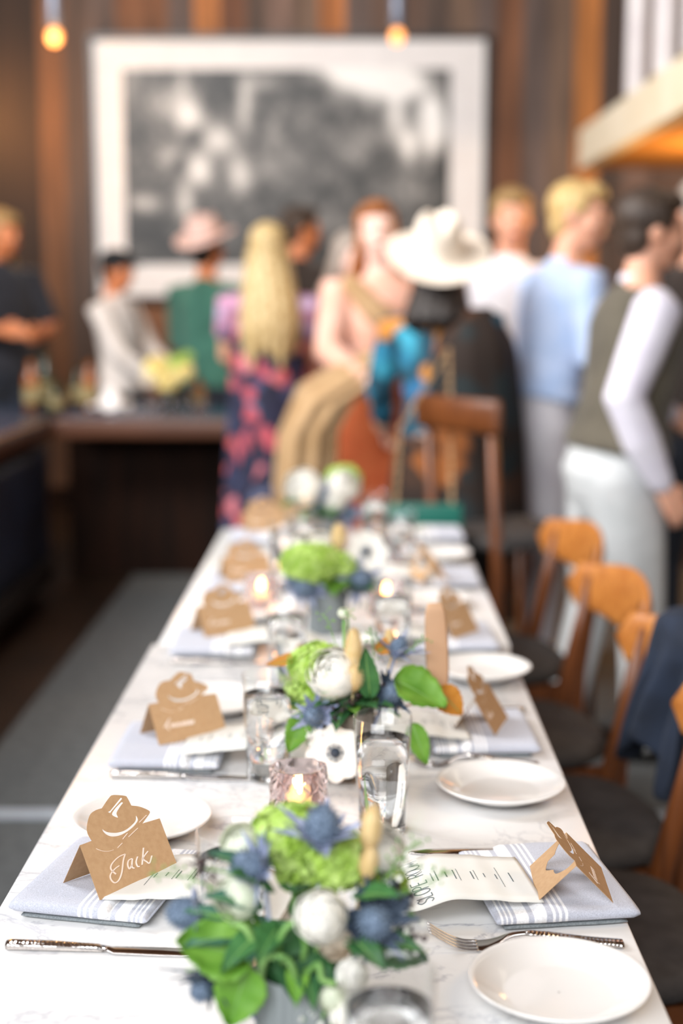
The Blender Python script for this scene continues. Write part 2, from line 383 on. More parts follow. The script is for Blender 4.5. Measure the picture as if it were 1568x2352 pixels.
for i in range(nx + 1):
    for j in range(ny + 1):
        qx = 281 + 748*i/nx; qy = 160 + 446*j/ny
        s = .17
        for bx, by, sx, sy, am in blobs: s += 1.5 * am * math.exp(-((qx-bx)/sx)**2 - ((qy-by)/sy)**2)
        n = noise.fractal(Vector((qx/42, qy/42, 0)), 1.0, 2.0, 4) * .15 + noise.noise(Vector((qx/14, qy/17, 3))) * .11
        s = max(.03, min(.95, s + n * (1.0 if s < .6 else .4))); vc.append(s)
po = g.build('photograph_print', None, fr)
ca = po.data.color_attributes.new('print', 'FLOAT_COLOR', 'POINT')
for i, s in enumerate(vc):
    l = (s*1.0 + .04)**1.9; ca.data[i].color = (l*1.04, l, l*.95, 1)
pm = bpy.data.materials.new('black_and_white_print'); pm.use_nodes = True; bb = pm.node_tree.nodes['Principled BSDF']; setin(bb, Roughness=.45)
an = pm.node_tree.nodes.new('ShaderNodeVertexColor'); an.layer_name = 'print'; pm.node_tree.links.new(an.outputs[0], bb.inputs['Base Color']); po.data.materials.append(pm)
solid(.004)(po)

# mezzanine landing, upper right
M['cream'] = mat('cream_painted_beam', '#e4d6b8', '#efe4cc', 3, .6)
M['soffit'] = mat('orange_wood_soffit', '#c8883f', '#dd9c50', 4, .55, stretch=(8, .8, 1))
M['white_metal'] = mat('white_baluster', '#dcd6d8', '#e8e4e4', 5, .4)
X0 = 1.22
rootm = empty('mezzanine_landing', (X0, 8.0, 2.1), 0, 'cream edged landing with orange wood underside at upper right of the room', 'landing')
MB().box((0, -5.2, .0), (.07, 0, .2)).build('fascia', M['cream'], rootm)
MB().box((.07, -5.2, .0), (2.95, 0, .03)).build('underside_board', M['soffit'], rootm)
MB().box((.07, -.07, .03), (2.95, 0, .2)).build('end_beam', M['soffit'], rootm)
for k, yb in enumerate([6.62, 6.02, 5.48, 4.95, 4.45]):
    t = MB().box((-.04, -.04, 0), (.04, .04, 2.28)).build('baluster_post', M['white_metal'], mods=bevel(.008)); t.location = (X0 + .036, yb, 2.302)
    tag(t, ['white square post on the landing edge, furthest left of the posts', 'white square post on the landing edge, second from the left', 'white square post on the landing edge, at the right border of the view', 'white square post on the landing edge nearer the camera', 'white square post on the landing edge nearest the camera'][k], 'post', 'white posts along the landing')
# ------------------------------------------------------------------ pendants
M['bulb'] = mat('warm_bulb', '#ffb060', '#ffc080', 4, .3, emit='#ff9a4a', es=1.6)
M['socket'] = mat('grey_blue_socket', '#6f7686', '#858c9a', 6, .4, metal=.5)
pend = None
for k, (px, py, Y) in enumerate([(125, 84, 7.6), (912, 84, 7.9)]):
    p = D(px, py, Y)
    if pend is None:
        pend = empty('pendant_lamp', p, 0, 'bare warm bulb pendant hanging left of the framed picture', 'lamp', 'bare bulb pendants')
        MB().ell((0, 0, 0), (.036, .036, .042)).build('bulb', M['bulb'], pend)
        MB().lathe([(.001, .26), (.028, .26), (.036, .22), (.036, .06), (.03, .045), (.001, .045)], 20).build('socket', M['socket'], pend)
        MB().tube([(0, 0, .26), (0, 0, 1.35)], .004).build('cord', M['black'], pend)
    else:
        dup(pend, p, 0, 'bare warm bulb pendant hanging in front of the picture frame top')
plight(D(125, 110, 7.6) + Vector((0, -.12, -.05)), 4, (1, .6, .3))
# wall sconce whose glow shows at the left border
sc = empty('wall_sconce', (-2.72, WY - .02, 2.55), 0, 'small glass wall sconce glowing orange at the far left wall', 'lamp')
MB().box((-.05, -.02, -.1), (.05, .0, .1)).build('back_plate', M['black'], sc, mods=bevel(.004))
MB().tube([(0, -.02, 0), (0, -.14, 0)], .01).build('arm', M['black'], sc)
MB().ell((0, -.16, .05), (.05, .05, .07)).build('bulb', M['bulb'], sc)
plight((-2.45, WY - .5, 2.55), 26, (1, .5, .16), .1)
plight((1.9, 6.6, 1.8), 40, (1, .6, .25), .1)

# ------------------------------------------------------------------ bar
M['rim_wood'] = M['wood_lip']
br = empty('bar_counter', (-1.6, 7.0, 0), 0, 'long dark wooden bar with top tinted blue for reflected windows, running across behind the table', 'bar counter')
def rel(o, x0, y0, z0, x1, y1, z1):
    l = o.location; return (x0-l.x, y0-l.y, z0-l.z), (x1-l.x, y1-l.y, z1-l.z)
MB().box(*rel(br, -1.45, 6.86, .80, .1, 7.75, .83)).build('counter_top', M['bar_top'], br, mods=bevel(.005))
MB().box(*rel(br, -1.45, 6.80, .735, .1, 6.86, .83)).build('front_edge', M['wood_lip'], br, mods=bevel(.01))
MB().box(*rel(br, -1.45, 7.15, .0, .1, 7.7, .80)).build('front_panel', M['wood_dark'], br)
bl = empty('bar_return', (-1.9, 5, 0), 0, 'left wing of the bar running towards the camera beside the padded seat', 'bar counter')
MB().box(*rel(bl, -2.35, 3.2, .80, -1.51, 7.6, .83)).build('counter_top', M['bar_top'], bl, mods=bevel(.005))
MB().box(*rel(bl, -1.51, 3.2, .735, -1.455, 6.80, .83)).build('front_edge', M['wood_lip'], bl, mods=bevel(.01))
MB().box(*rel(bl, -2.3, 3.2, .0, -1.62, 7.1, .80)).build('front_panel', M['wood_dark'], bl)
bq = empty('padded_bench', (-1.5, 5, 0), 0, 'blue-black leather padded bench back along the left wing of the bar', 'bench')
MB().box(*rel(bq, -1.61, 3.0, .10, -1.46, 6.72, .70)).build('backrest_pad', M['leather'], bq, mods=bevel(.035, 4))
MB().box(*rel(bq, -1.46, 3.0, .10, -1.40, 6.5, .20)).build('base_plinth', M['black'], bq, mods=bevel(.01))

# things on the bar
M['g_clear'] = thin_glass('clear_glass')
M['g_amber'] = mat('amber_bottle', '#8a4a10', '#a86018', 8, .1, spec=.6)
M['g_green'] = mat('dark_green_bottle', '#1d2a18', '#26361f', 8, .1, spec=.6)
M['label'] = mat('cream_paper_label', '#8c7c54', '#9c8c64', 12, .7)
def bottle(x, y, m, h, lab, sc_=1):
    o = empty('liquor_bottle', (x, y, .83), random.random()*3, lab, 'bottle', 'bottles on the bar'); r = .038*sc_
    MB().lathe([(.001, 0), (r, 0), (r, h*.6), (r*.8, h*.68), (r*.36, h*.78), (r*.34, h*.96), (.001, h*.96)], 20).build('body', m, o)
    MB().lathe([(r*1.02, h*.15), (r*1.03, h*.16), (r*1.03, h*.45), (r*1.02, h*.46)], 20).build('paper_label', M['label'], o)
    MB().lathe([(.001, h*.95), (r*.42, h*.95), (r*.42, h), (.001, h)], 16).build('cap', M['black'], o)
def bx(px, Y): return (px - 815)/FPX*Y
for (px, Y, m, h, lab) in [(72, 7.25, 'g_amber', .27, 'amber bottle on the bar beside the bartender elbow'), (104, 7.45, 'g_green', .3, 'dark green bottle on the bar, right of the amber one'),
                          (205, 7.35, 'g_amber', .26, 'amber bottle on the bar left of the white shirt'), (180, 7.55, 'g_green', .22, 'short dark bottle behind the amber one on the bar'),
                          (128, 7.2, 'g_green', .16, 'squat dark jar on the bar near the left end'), (455, 7.5, 'g_amber', .17, 'small amber bottle on the bar under the green jacket')]:
    bottle(bx(px, Y), Y, M[m], h, lab)
tum = None
for k, (px, lab) in enumerate([(362, 'leftmost of the upturned glasses lined along the bar edge'), (392, 'second upturned glass from the left on the bar edge'), (425, 'third upturned glass from the left on the bar edge'), (468, 'rightmost of the upturned glasses on the bar edge'), (340, 'clear glass on the bar below the yellow flowers')]):
    Y = 7.0 if k < 4 else 7.3
    if tum is None:
        tum = MB().lathe([(.001, .09), (.028, .09), (.034, 0), (.032, 0), (.026, .085), (.001, .086)], 20).build('bar_glass', M['g_clear'])
        tag(tum, lab, 'glass', 'glasses on the bar'); tum.location = (bx(px, Y), Y, .831)
    else:
        t = tum.copy(); COL.objects.link(t); t.location = (bx(px, Y), Y, .831); t['label'] = lab
napk = MB()
napk.grid(lambda u, v: ((u-.5)*.2, (v-.5)*.22, .03 + .10*math.exp(-((u-.5)*3)**2-((v-.5)*3)**2) + .015*math.sin(u*9+v*7)), 14, 14)
nb_ = napk.build('bar_towel', M['mat_board'], mods=solid(.006, 1)); nb_.location = (bx(255, 7.2), 7.2, .82); tag(nb_, 'crumpled white bar towel on the counter below the white shirt', 'towel')
# ================================================================== TABLES
TZ = 0.75
M['steel_dark'] = mat('dark_table_leg', '#15130f', '#201d18', 6, .4, metal=.5)
def table(y0, y1, x0, x1, label):
    cx, cy = (x0+x1)/2, (y0+y1)/2
    t = empty('marble_table', (cx, cy, 0), 0, label, 'table', 'marble dining tables')
    MB().box((x0-cx, y0-cy, TZ-.022), (x1-cx, y1-cy, TZ)).build('tabletop', M['marble'], t, mods=bevel(.0025))
    MB().box((x0-cx+.05, y0-cy+.05, TZ-.045), (x1-cx-.05, y1-cy-.05, TZ-.022)).build('apron', M['steel_dark'], t)
    for sy in (-.32, .32):
        yy = (y1-y0)*sy
        MB().lathe([(.001, 0), (.2, 0), (.2, .012), (.045, .03), (.035, .06), (.035, TZ-.07), (.1, TZ-.045), (.001, TZ-.045)], 28, (0, yy, 0)).build('pedestal', M['steel_dark'], t)
table(.62, 2.655, -.388, .292, 'long white marble table nearest the camera with grey veins')
table(2.660, 4.02, -.378, .298, 'white marble table butted on behind the near one, reaching the guests')

# ------------------------------------------------------------------ place settings
M['ceramic'] = mat('white_glazed_china', '#e6e3e0', '#e9e7e4', 5, .12, spec=.6, coat=.3)
PLATE = [(.001, .004), (.045, .004), (.048, 0), (.052, .004), (.078, .015), (.0855, .0205), (.086, .022), (.0845, .0228), (.078, .0175), (.055, .0075), (.050, .0062), (.001, .0060)]
plate0 = None
def plate(px, py, label, group='white side plates', Y=None):
    global plate0
    p = P(px, py, TZ + .02)
    if plate0 is None:
        plate0 = MB().lathe(PLATE, 72).build('side_plate', M['ceramic']); o = plate0
    else:
        o = plate0.copy(); COL.objects.link(o)
    o.location = (p.x, p.y, TZ + .0003); tag(o, label, 'plate', group)
plate(1284, 2248, 'white plate nearest the camera on the right, beside the fork')
plate(1150, 1795, 'white plate on the right behind the striped napkin and knife, second from the front')
plate(1106, 1530, 'white plate on the right jutting out over the table edge')
plate(328, 1873, 'white plate on the left just behind the hat card reading Jack')
plate(495, 1602, 'white plate on the left behind the second hat card, beside the tall glass')
plate(568, 1400, 'white plate on the left beside the third hat card')
plate(985, 1372, 'white plate on the right at the join of the two tables')
plate(1004, 1268, 'white plate on the right of the far table')
plate(640, 1285, 'white plate on the left of the far table beside the fourth hat card')

# napkins
G0, WH = '#bcbfcb', '#f2f2f4'
Lw = .155
top_st = [(0, G0), (.505, WH), (.525, G0), (.548, WH), (.568, G0), (.590, WH), (.610, G0), (.655, WH), (.735, G0), (.742, G0), (.775, WH), (.86, G0), (.885, WH), (.900, G0), (.918, WH), (.933, G0), (.95, WH), (.965, G0)]
M['linen'] = ramp_mat('striped_grey_linen', top_st, 0, Lw, 0, .95, absx=True, weave=.22, sheen=.2)
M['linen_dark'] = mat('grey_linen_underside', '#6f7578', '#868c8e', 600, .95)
def slab(s, x0, x1, y0, y1, z0, z1, seed=0, n=18, m=22):
    """softly folded cloth block, s = side sign"""
    mb = MB(); rings = []
    for i in range(n + 1):
        u = i/n; x = x0 + (x1-x0)*u; e = 1 - max(0, (abs(u-.5)*2 - .93)/.07)**2*.55
        ring = []
        for j in range(m):
            a = 2*PI*j/m; ca_, sa = math.cos(a), math.sin(a)
            yy = (y0+y1)/2 + (y1-y0)/2*math.copysign(abs(ca_)**.22, ca_)
            hz = (z1-z0)/2*math.copysign(abs(sa)**.55, sa)*e
            zz = (z0+z1)/2 + hz
            if sa > 0: zz += .0012*noise.noise(Vector((x*22+seed, yy*16, seed*3.1)))
            yy += .0009*noise.noise(Vector((x*30, seed, zz*60)))
            ring.append((s*x, yy, zz))
        rings.append(ring)
    if s < 0: rings = rings[::-1]
    return mb.rings(rings, True)
def sheet_z(x):
    """height profile of the menu sheet along the direction to the table centre"""
    t = (x - .108)/.15
    return .0205 + .016*math.sin(min(max(t, 0), .5)*PI*1.0)*1.0 - (0 if t < .5 else (t-.5)*.036*1.0) if t < 1.0 else .0185
def menu_z(x):
    t = max(0, (x - .100)/.19)
    pts = [(0, .022), (.15, .024), (.3, .028), (.5, .031), (.75, .020), (1, .004)]
    for (a, za), (b, zb) in zip(pts, pts[1:]):
        if t <= b: 
            k = (t-a)/(b-a); k = k*k*(3-2*k); return za + (zb-za)*k
    return .004
M['paper'] = mat('cream_white_menu_paper', '#efeee8', '#f2f1ec', 30, .85, transl=.2)
M['ink'] = mat('grey_green_ink', '#56646a', '#606e74', 30, .8)
GLY = {'S': [[(.9,.85),(.5,1),(.1,.8),(.3,.55),(.75,.42),(.9,.2),(.5,0),(.05,.15)]], 'L': [[(.1,1),(.1,0)],[(.1,0),(.8,0)]],
       'O': [[(.5+.5*math.cos(a*PI/6),.5+.5*math.sin(a*PI/6)) for a in range(13)]], 'P': [[(.1,0),(.1,1)],[(.1,1),(.6,.98),(.85,.75),(.6,.5),(.1,.48)]],
       'E': [[(.1,0),(.1,1)],[(.1,1),(.8,1)],[(.1,.5),(.7,.5)],[(.1,0),(.8,0)]], 'R': [[(.1,0),(.1,1)],[(.1,1),(.6,.98),(.85,.75),(.6,.5),(.1,.48)],[(.45,.48),(.9,0)]],
       'M': [[(.1,0),(.1,1)],[(.1,1),(.55,.2)],[(.55,.2),(1,1)],[(1,1),(1,0)]]}
def setting(px, py, s, rz, names, labels, menu=True, knife=True, z=TZ):
    """s=+1: guest on the left, s=-1: guest on the right. Local x runs to the table centre, y away from camera"""
    c = P(px, py, z + .003); c = Vector((c.x, c.y, z + .0003))
    nk = empty('folded_napkin', c, rz, labels[0], 'napkin', 'striped linen napkins')
    # lower dark pocket layer, lower striped layer, upper striped layer
    slab(s, .012, .146, .004, .19, 0, .006, 1).build('underside_layer', M['linen_dark'], nk)
    slab(s, .085, Lw, .002, .192, .005, .0165, 2).build('lower_fold', M['linen'], nk)
    slab(s, .0, .113, 0, .196, .005, .0215, 3 + rz).build('upper_fold', M['linen'], nk)
    if menu:
        mn = empty('menu_card', c, rz, labels[1], 'menu', 'printed menu sheets')
        def fz(x, y, l=0): return (s*x, y, menu_z(x) + .002*math.sin(y*20) + l + .0008)
        MB().grid(lambda u, v: fz(.100 + .19*u, .018 + .125*v), 40, 8).build('paper_sheet', M['paper'], mn, mods=solid(.0004))
        ink = MB()
        # text columns: lines run along y; the head of the menu lies at the table centre
        def line(x, y0, y1, w_, dash):
            y = y0
            k = 0
            while y < y1:
                L_ = dash*(.5 + .5*((k*7) % 5)/4)
                ink.stroke([(x, y), (x + .0002, min(y+L_, y1))], w_, lambda a, b_, l: fz(a, b_, l + .0006)); y += L_ + dash*.45; k += 1
        cy = .080
        for (x, hw, w_) in [(.121, .012, .0011), (.1335, .026, .0005), (.1375, .006, .0010), (.151, .005, .0009), (.1605, .013, .0005), (.1645, .010, .0011), (.180, .016, .0005), (.1845, .012, .0011), (.194, .007, .0014), (.2045, .013, .0012), (.2095, .010, .0012)]:
            line(x, cy - hw, cy + hw, w_, .003)
        ink.build('printed_lines', M['ink'], mn)
        ti = MB(); word = 'SLOPE ROOM'; adv = .0108; hh = .017
        for i, ch in enumerate(word):
            if ch == ' ': continue
            for stc in GLY[ch]:
                # right side menus read from near to far; left side menus the other way
                pts = [(.2165 + .017*(v) if True else 0, (cy - 5*adv + (i + .1 + .95*u)*adv) if s < 0 else (cy + 5*adv - (i + .1 + .95*u)*adv)) for u, v in stc]
                ti.stroke(pts, .0009, lambda a, b_, l: fz(a, b_, l + .0006))
        ti.build('title_lettering', M['ink'], mn)
    return c

# hat shaped place cards -------------------------------------------------
M['kraft'] = mat('kraft_card', '#b28e68', '#b99670', 160, .85, bump=.05, bscale=500)
M['kraft_back'] = M['kraft']
M['white_ink'] = mat('white_pen', '#e8d2c0', '#ecdcd0', 30, .8)
def aff(pt):
    dx, dy = pt[0]-330, pt[1]-795; det = 885*705 + 357*280
    return ((dx*705 - dy*280)/det, -(885*dy + 357*dx)/det)     # (u along ridge 0..1, v up, 0 = ridge, -1 = foot)
hat = smooth2([aff(p) for p in [(455,738),(400,640),(385,540),(405,400),(460,338),(532,308)]]) + smooth2([aff(p) for p in [(532,308),(600,170),(645,128),(780,135),(815,165),(868,266)]])[1:] + smooth2([aff(p) for p in [(868,266),(960,278),(1060,320),(1093,358),(1060,430),(1015,508)]])[1:]
cres = smooth2([aff(p) for p in [(558,580),(575,620),(620,662),(680,683),(760,670),(840,622),(910,555),(955,480),(955,440),(930,395)]]) + smooth2([aff(p) for p in [(930,395),(932,470),(890,535),(820,600),(730,632),(640,628),(590,607),(558,580)]])[1:-1]
sl1 = [aff(p) for p in [(740,158),(754,175),(645,345),(632,370),(605,360),(630,340)]]
sl2 = smooth2([aff(p) for p in [(770,228),(735,290),(705,370),(725,430),(665,405),(655,370),(690,300),(750,222)]])
JACK = [[(845,915),(830,1000),(825,1150),(800,1250),(755,1285),(710,1240),(700,1180),(740,1110),(790,1065)], [(845,915),(770,955),(705,1040),(700,1110),(760,1175)],
        [(930,975),(890,1000),(885,1060),(910,1110),(930,1060)], [(932,978),(934,1080),(965,1105)], [(990,950),(978,1020),(1000,1080),(1025,1078)],
        [(1050,835),(1050,950),(1050,1060)], [(1105,880),(1055,975),(1100,1020),(1135,1038),(1155,940)]]
def squig(n, seed):
    rnd = random.Random(seed); out = [[(620,1180),(660,1000),(650,1150),(700,1210)]]; x = 700; y = 1150
    for i in range(n):
        k = rnd.uniform(35, 65); out.append([(x, y-60), (x+k*.4, y+10), (x+k*.7, y-70), (x+k, y)]); x += k; y -= k*.4
    return out
def hat_card(px, py, rz, label, text, z=TZ+.0225, W=.11, S=.062, spread=.066, side='front'):
    """px, py: the near-left foot of the written panel; ridge direction rz"""
    c = P(px, py, z); h = math.sqrt(S*S - (spread/2)**2)
    o = empty('hat_place_card', (c.x, c.y, z), rz, label, 'place card', 'kraft cowboy hat place cards')
    def front(u, v, w_=0):   # v: 0 ridge, -1 foot
        n = Vector((0, -h, spread/2)).normalized()
        return Vector((u*W, (v+1)*spread/2, (v+1)*h)) + n*w_
    def back(u, v, w_=0):
        n = Vector((0, h, spread/2)).normalized()
        return Vector((u*W, spread - (v+1)*spread/2, (v+1)*h)) + n*w_
    outline = [(0, 0), (0, -1), (1, -1), (1, 0)] + hat[::-1]
    poly_plate('written_panel', [outline, cres, sl1, sl2], front, M['kraft'], o)
    bk = [(0, 0), (0, -1), (1, -1), (1, 0)] + [(u, -v) for u, v in hat[::-1]]
    poly_plate('back_panel', [bk], back, M['kraft'], o)
    lm = MB()
    for st_ in text: lm.stroke([aff(p) for p in st_], .018, lambda a, b_, l: front(a, b_, l + .0003))
    lm.stroke([aff(p) for p in [(510,840),(570,868),(640,878),(710,860)]], .007, lambda a, b_, l: front(a, b_, l + .0003))
    for q in ([(1055,395),(975,495)], [(965,570),(865,690)], [(850,640),(800,720)], [(800,770),(750,835)]): lm.stroke([aff(p) for p in q], .012, lambda a, b_, l: front(a, b_, l + .0003))
    lm.build('white_lettering', M['white_ink'], o)
    return o

# cutlery -----------------------------------------------------------------
def steel():
    m = bpy.data.materials.new('hammered_steel'); m.use_nodes = True; nt = m.node_tree; b = nt.nodes['Principled BSDF']; setin(b, Metallic=1.0, Roughness=.14)
    b.inputs['Base Color'].default_value = (.62, .58, .55, 1)
    tc = nt.nodes.new('ShaderNodeTexCoord'); v = nt.nodes.new('ShaderNodeTexVoronoi'); setin(v, Scale=240, Randomness=.2); nt.links.new(tc.outputs['Object'], v.inputs['Vector'])
    bp = nt.nodes.new('ShaderNodeBump'); setin(bp, Strength=.6, Distance=.002); nt.links.new(v.outputs['Distance'], bp.inputs['Height']); nt.links.new(bp.outputs[0], b.inputs['Normal']); return m
M['hammered'] = steel()
M['steel'] = mat('polished_steel', '#c9c4c0', '#d2cdca', 20, .12, metal=1)
def flat_bar(stations, name, m, par):
    """stations: (x, halfwidth, z, thickness)"""
    mb = MB(); n = 12
    mb.rings([[(x, hw*math.copysign(abs(math.cos(2*PI*j/n))**.7, math.cos(2*PI*j/n)), z + t/2 + t/2*math.sin(2*PI*j/n)) for j in range(n)] for x, hw, z, t in stations])
    return mb.build(name, m, par)
def lerp_st(st_, k=5):
    return smooth2(st_, k)
def knife(px, py, ex, ey, label):
    a = P(px, py, TZ+.004); b = P(ex, ey, TZ+.004); rz = math.atan2(b.y-a.y, b.x-a.x)
    o = empty('table_knife', (a.x, a.y, TZ+.0004), rz, label, 'knife', 'hammered handle knives')
    flat_bar([(0, .0055, .0, .009), (.004, .0065, 0, .010), (.05, .0060, 0, .0095), (.095, .0048, 0, .0075), (.100, .0046, 0, .006)], 'handle', M['hammered'], o)
    flat_bar([(.099, .0040, .001, .0055), (.106, .0055, .001, .004), (.112, .0085, .001, .0025), (.16, .0095, .0008, .0022), (.195, .0085, .0006, .0018), (.212, .0045, .0004, .0014), (.217, .001, .0004, .001)], 'blade', M['steel'], o)
def fork(px, py, ex, ey, label):
    """px: handle end, ex: tine tips"""
    a = P(px, py, TZ+.004); b = P(ex, ey, TZ+.002); rz = math.atan2(b.y-a.y, b.x-a.x)
    o = empty('table_fork', (a.x, a.y, TZ+.0004), rz, label, 'fork', 'hammered handle forks')
    flat_bar(lerp_st([(0, .0070, .000, .006), (.004, .0085, .0, .0065), (.04, .0075, .004, .006), (.08, .006, .011, .005), (.10, .0045, .013, .0045)]), 'handle', M['hammered'], o)
    flat_bar(lerp_st([(.099, .0040, .013, .0042), (.115, .0045, .011, .004), (.128, .009, .005, .003), (.14, .0125, .0012, .0024), (.150, .0130, .0005, .0022)]), 'neck', M['steel'], o)
    t = MB(); n = 8
    for k in range(4):
        y = -.0108 + .0072*k
        pts = smooth2([(.149, y, .0018), (.165, y*1.02, .003), (.182, y*1.0, .010), (.200, y*.95, .0215)], 5)
        t.tube(pts, [.0022 - .0012*i/(len(pts)-1) for i in range(len(pts))], 8, ry=[.0013]*len(pts), side=(0, 1, 0))
    t.build('tines', M['steel'], o)

setting(20, 2104, 1, R(-12), None, ['striped grey napkin at front left, under the hat card reading Jack', 'menu sheet tucked in the front left napkin under the Jack card'])
setting(247, 1774, 1, R(-1), None, ['striped grey napkin on the left, second from the front', 'menu sheet in the second napkin on the left, reaching the tall water glass'])
setting(388, 1512, 1, R(1), None, ['striped grey napkin on the left, third from the front', 'menu sheet in the third napkin on the left'])
setting(470, 1366, 1, R(1), None, ['striped grey napkin on the left of the far table, its first', 'menu sheet in the first left napkin of the far table'])
setting(528, 1250, 1, R(1), None, ['striped grey napkin at the far left end of the tables', 'menu sheet at the far left end of the tables'])
setting(1470, 2120, -1, R(8), None, ['striped grey napkin at front right, overhanging the table edge', 'menu sheet headed SLOPE ROOM at front right beside the fork'])
setting(1243, 1738, -1, R(2), None, ['striped grey napkin on the right, second from the front', 'menu sheet in the second napkin on the right, by the green leaf'])
setting(1148, 1500, -1, R(2), None, ['striped grey napkin on the right behind the plate that juts out', 'menu sheet in the third napkin on the right'])
setting(1105, 1352, -1, R(1), None, ['striped grey napkin on the right of the far table, its first', 'menu sheet in the first right napkin of the far table'])
setting(1068, 1246, -1, R(1), None, ['striped grey napkin at the far right end of the tables', 'menu sheet at the far right end of the tables'])

hat_card(229, 2068, R(47), 'kraft cowboy hat place card reading Jack at front left', JACK)
hat_card(365, 1712, R(33), 'kraft cowboy hat place card with white name, second on the left', squig(6, 1))
hat_card(470, 1464, R(31), 'kraft cowboy hat place card, third on the left', squig(5, 2))
hat_card(520, 1338, R(22), 'kraft cowboy hat place card, fourth on the left, on the far table', squig(4, 3))
hat_card(566, 1222, R(20), 'kraft cowboy hat place card at the far left table end before the floral dress', squig(4, 4))
hat_card(1408, 2074, R(88), 'kraft hat place card seen edge-on on the front right napkin', squig(5, 5), W=.095, S=.057, spread=.080)
hat_card(1137, 1690, R(73), 'kraft hat place card turned right, second on the right', squig(3, 6), W=.098)
hat_card(1040, 1468, R(52), 'kraft hat place card, third on the right, behind the jutting plate', squig(5, 7), W=.09)
hat_card(1030, 1334, R(112), 'kraft hat place card leaning left on the right of the far table', squig(3, 8), W=.09)

knife(15, 2172, 440, 2184, 'hammered steel knife at front left before the Jack napkin')
knife(255, 1779, 570, 1784, 'hammered steel knife before the second napkin on the left')
knife(392, 1519, 610, 1521, 'hammered steel knife before the third napkin on the left')
knife(1352, 1951, 940, 1953, 'hammered steel knife on the right behind the front napkin')
knife(1205, 1632, 960, 1634, 'hammered steel knife on the right behind the second napkin')
fork(1430, 2166, 1095, 2172, 'hammered steel fork at front right between napkin and plate')
fork(1236, 1754, 1100, 1756, 'hammered steel fork before the second napkin on the right')

# glasses ------------------------------------------------------------------
M['glass'] = thin_glass('drinking_glass', (.985, .99, .99, 1))
M['glass_base'] = mat('glass_base', '#ffffff', None, 5, .02, trans=1.0)
M['water'] = mat('still_water', '#ffffff', None, 5, .0, trans=1.0); M['water'].node_tree.nodes['Principled BSDF'].inputs['IOR'].default_value = 1.33
glass0 = None
def glass(px, Z, label, group='tall water glasses', py=None):
    global glass0
    d = (Z - .66*math.sin(PITCH))/math.cos(PITCH)
    if glass0 is None:
        glass0 = empty('water_glass', (0, 0, 0), 0, label, 'glass', group)
        r0, r1, h = .0305, .0365, .148
        R_ = lambda z: r0 + (r1-r0)*z/h
        MB().lathe([(r0-.002, .0), (R_(.01), .008), (R_(.08), .08), (r1, h), (r1-.0009, h+.0008), (r1-.0018, h), (R_(.08)-.0018, .08), (R_(.014)-.002, .013)], 56).build('glass_wall', M['glass'], glass0)
        MB().lathe([(.0005, .0005), (r0-.003, .0005), (r0-.0006, .004), (R_(.011)-.0022, .0105), (.0005, .0095)], 48).build('thick_base', M['glass_base'], glass0)
        MB().lathe([(.0005, .0108), (R_(.012)-.0023, .0112), (R_(.08)-.0021, .08), (R_(.119)-.002, .1195), (R_(.119)-.003, .1188), (.0005, .1186)], 48).build('water', M['water'], glass0)
        o = glass0; o.location = ((px-815)/FPX*d, d, TZ+.0004)
        return o
    return dup(glass0, ((px-815)/FPX*d, d, TZ+.0004), 0, label)
glass(523, 1.40, 'water glass on the left behind the nearest flowers, beside the Jack card')
glass(882, 1.775, 'water glass in the middle of the table before the second flowers')
glass(610, 1.97, 'water glass on the left beside the second hat card')
glass(901, 1.112, 'out of focus water glass at the very front, right of the nearest vase')
glass(655, 2.44, 'water glass on the left before the third flowers')
glass(905, 2.60, 'water glass right of the third flowers')
glass(690, 3.42, 'water glass on the far table left of the farthest flowers')
glass(922, 3.46, 'water glass on the far table before the green handbag')
glass(860, 3.80, 'water glass at the far table end right of the farthest flowers')
glass(652, 3.30, 'water glass on the far table beside the fourth hat card')

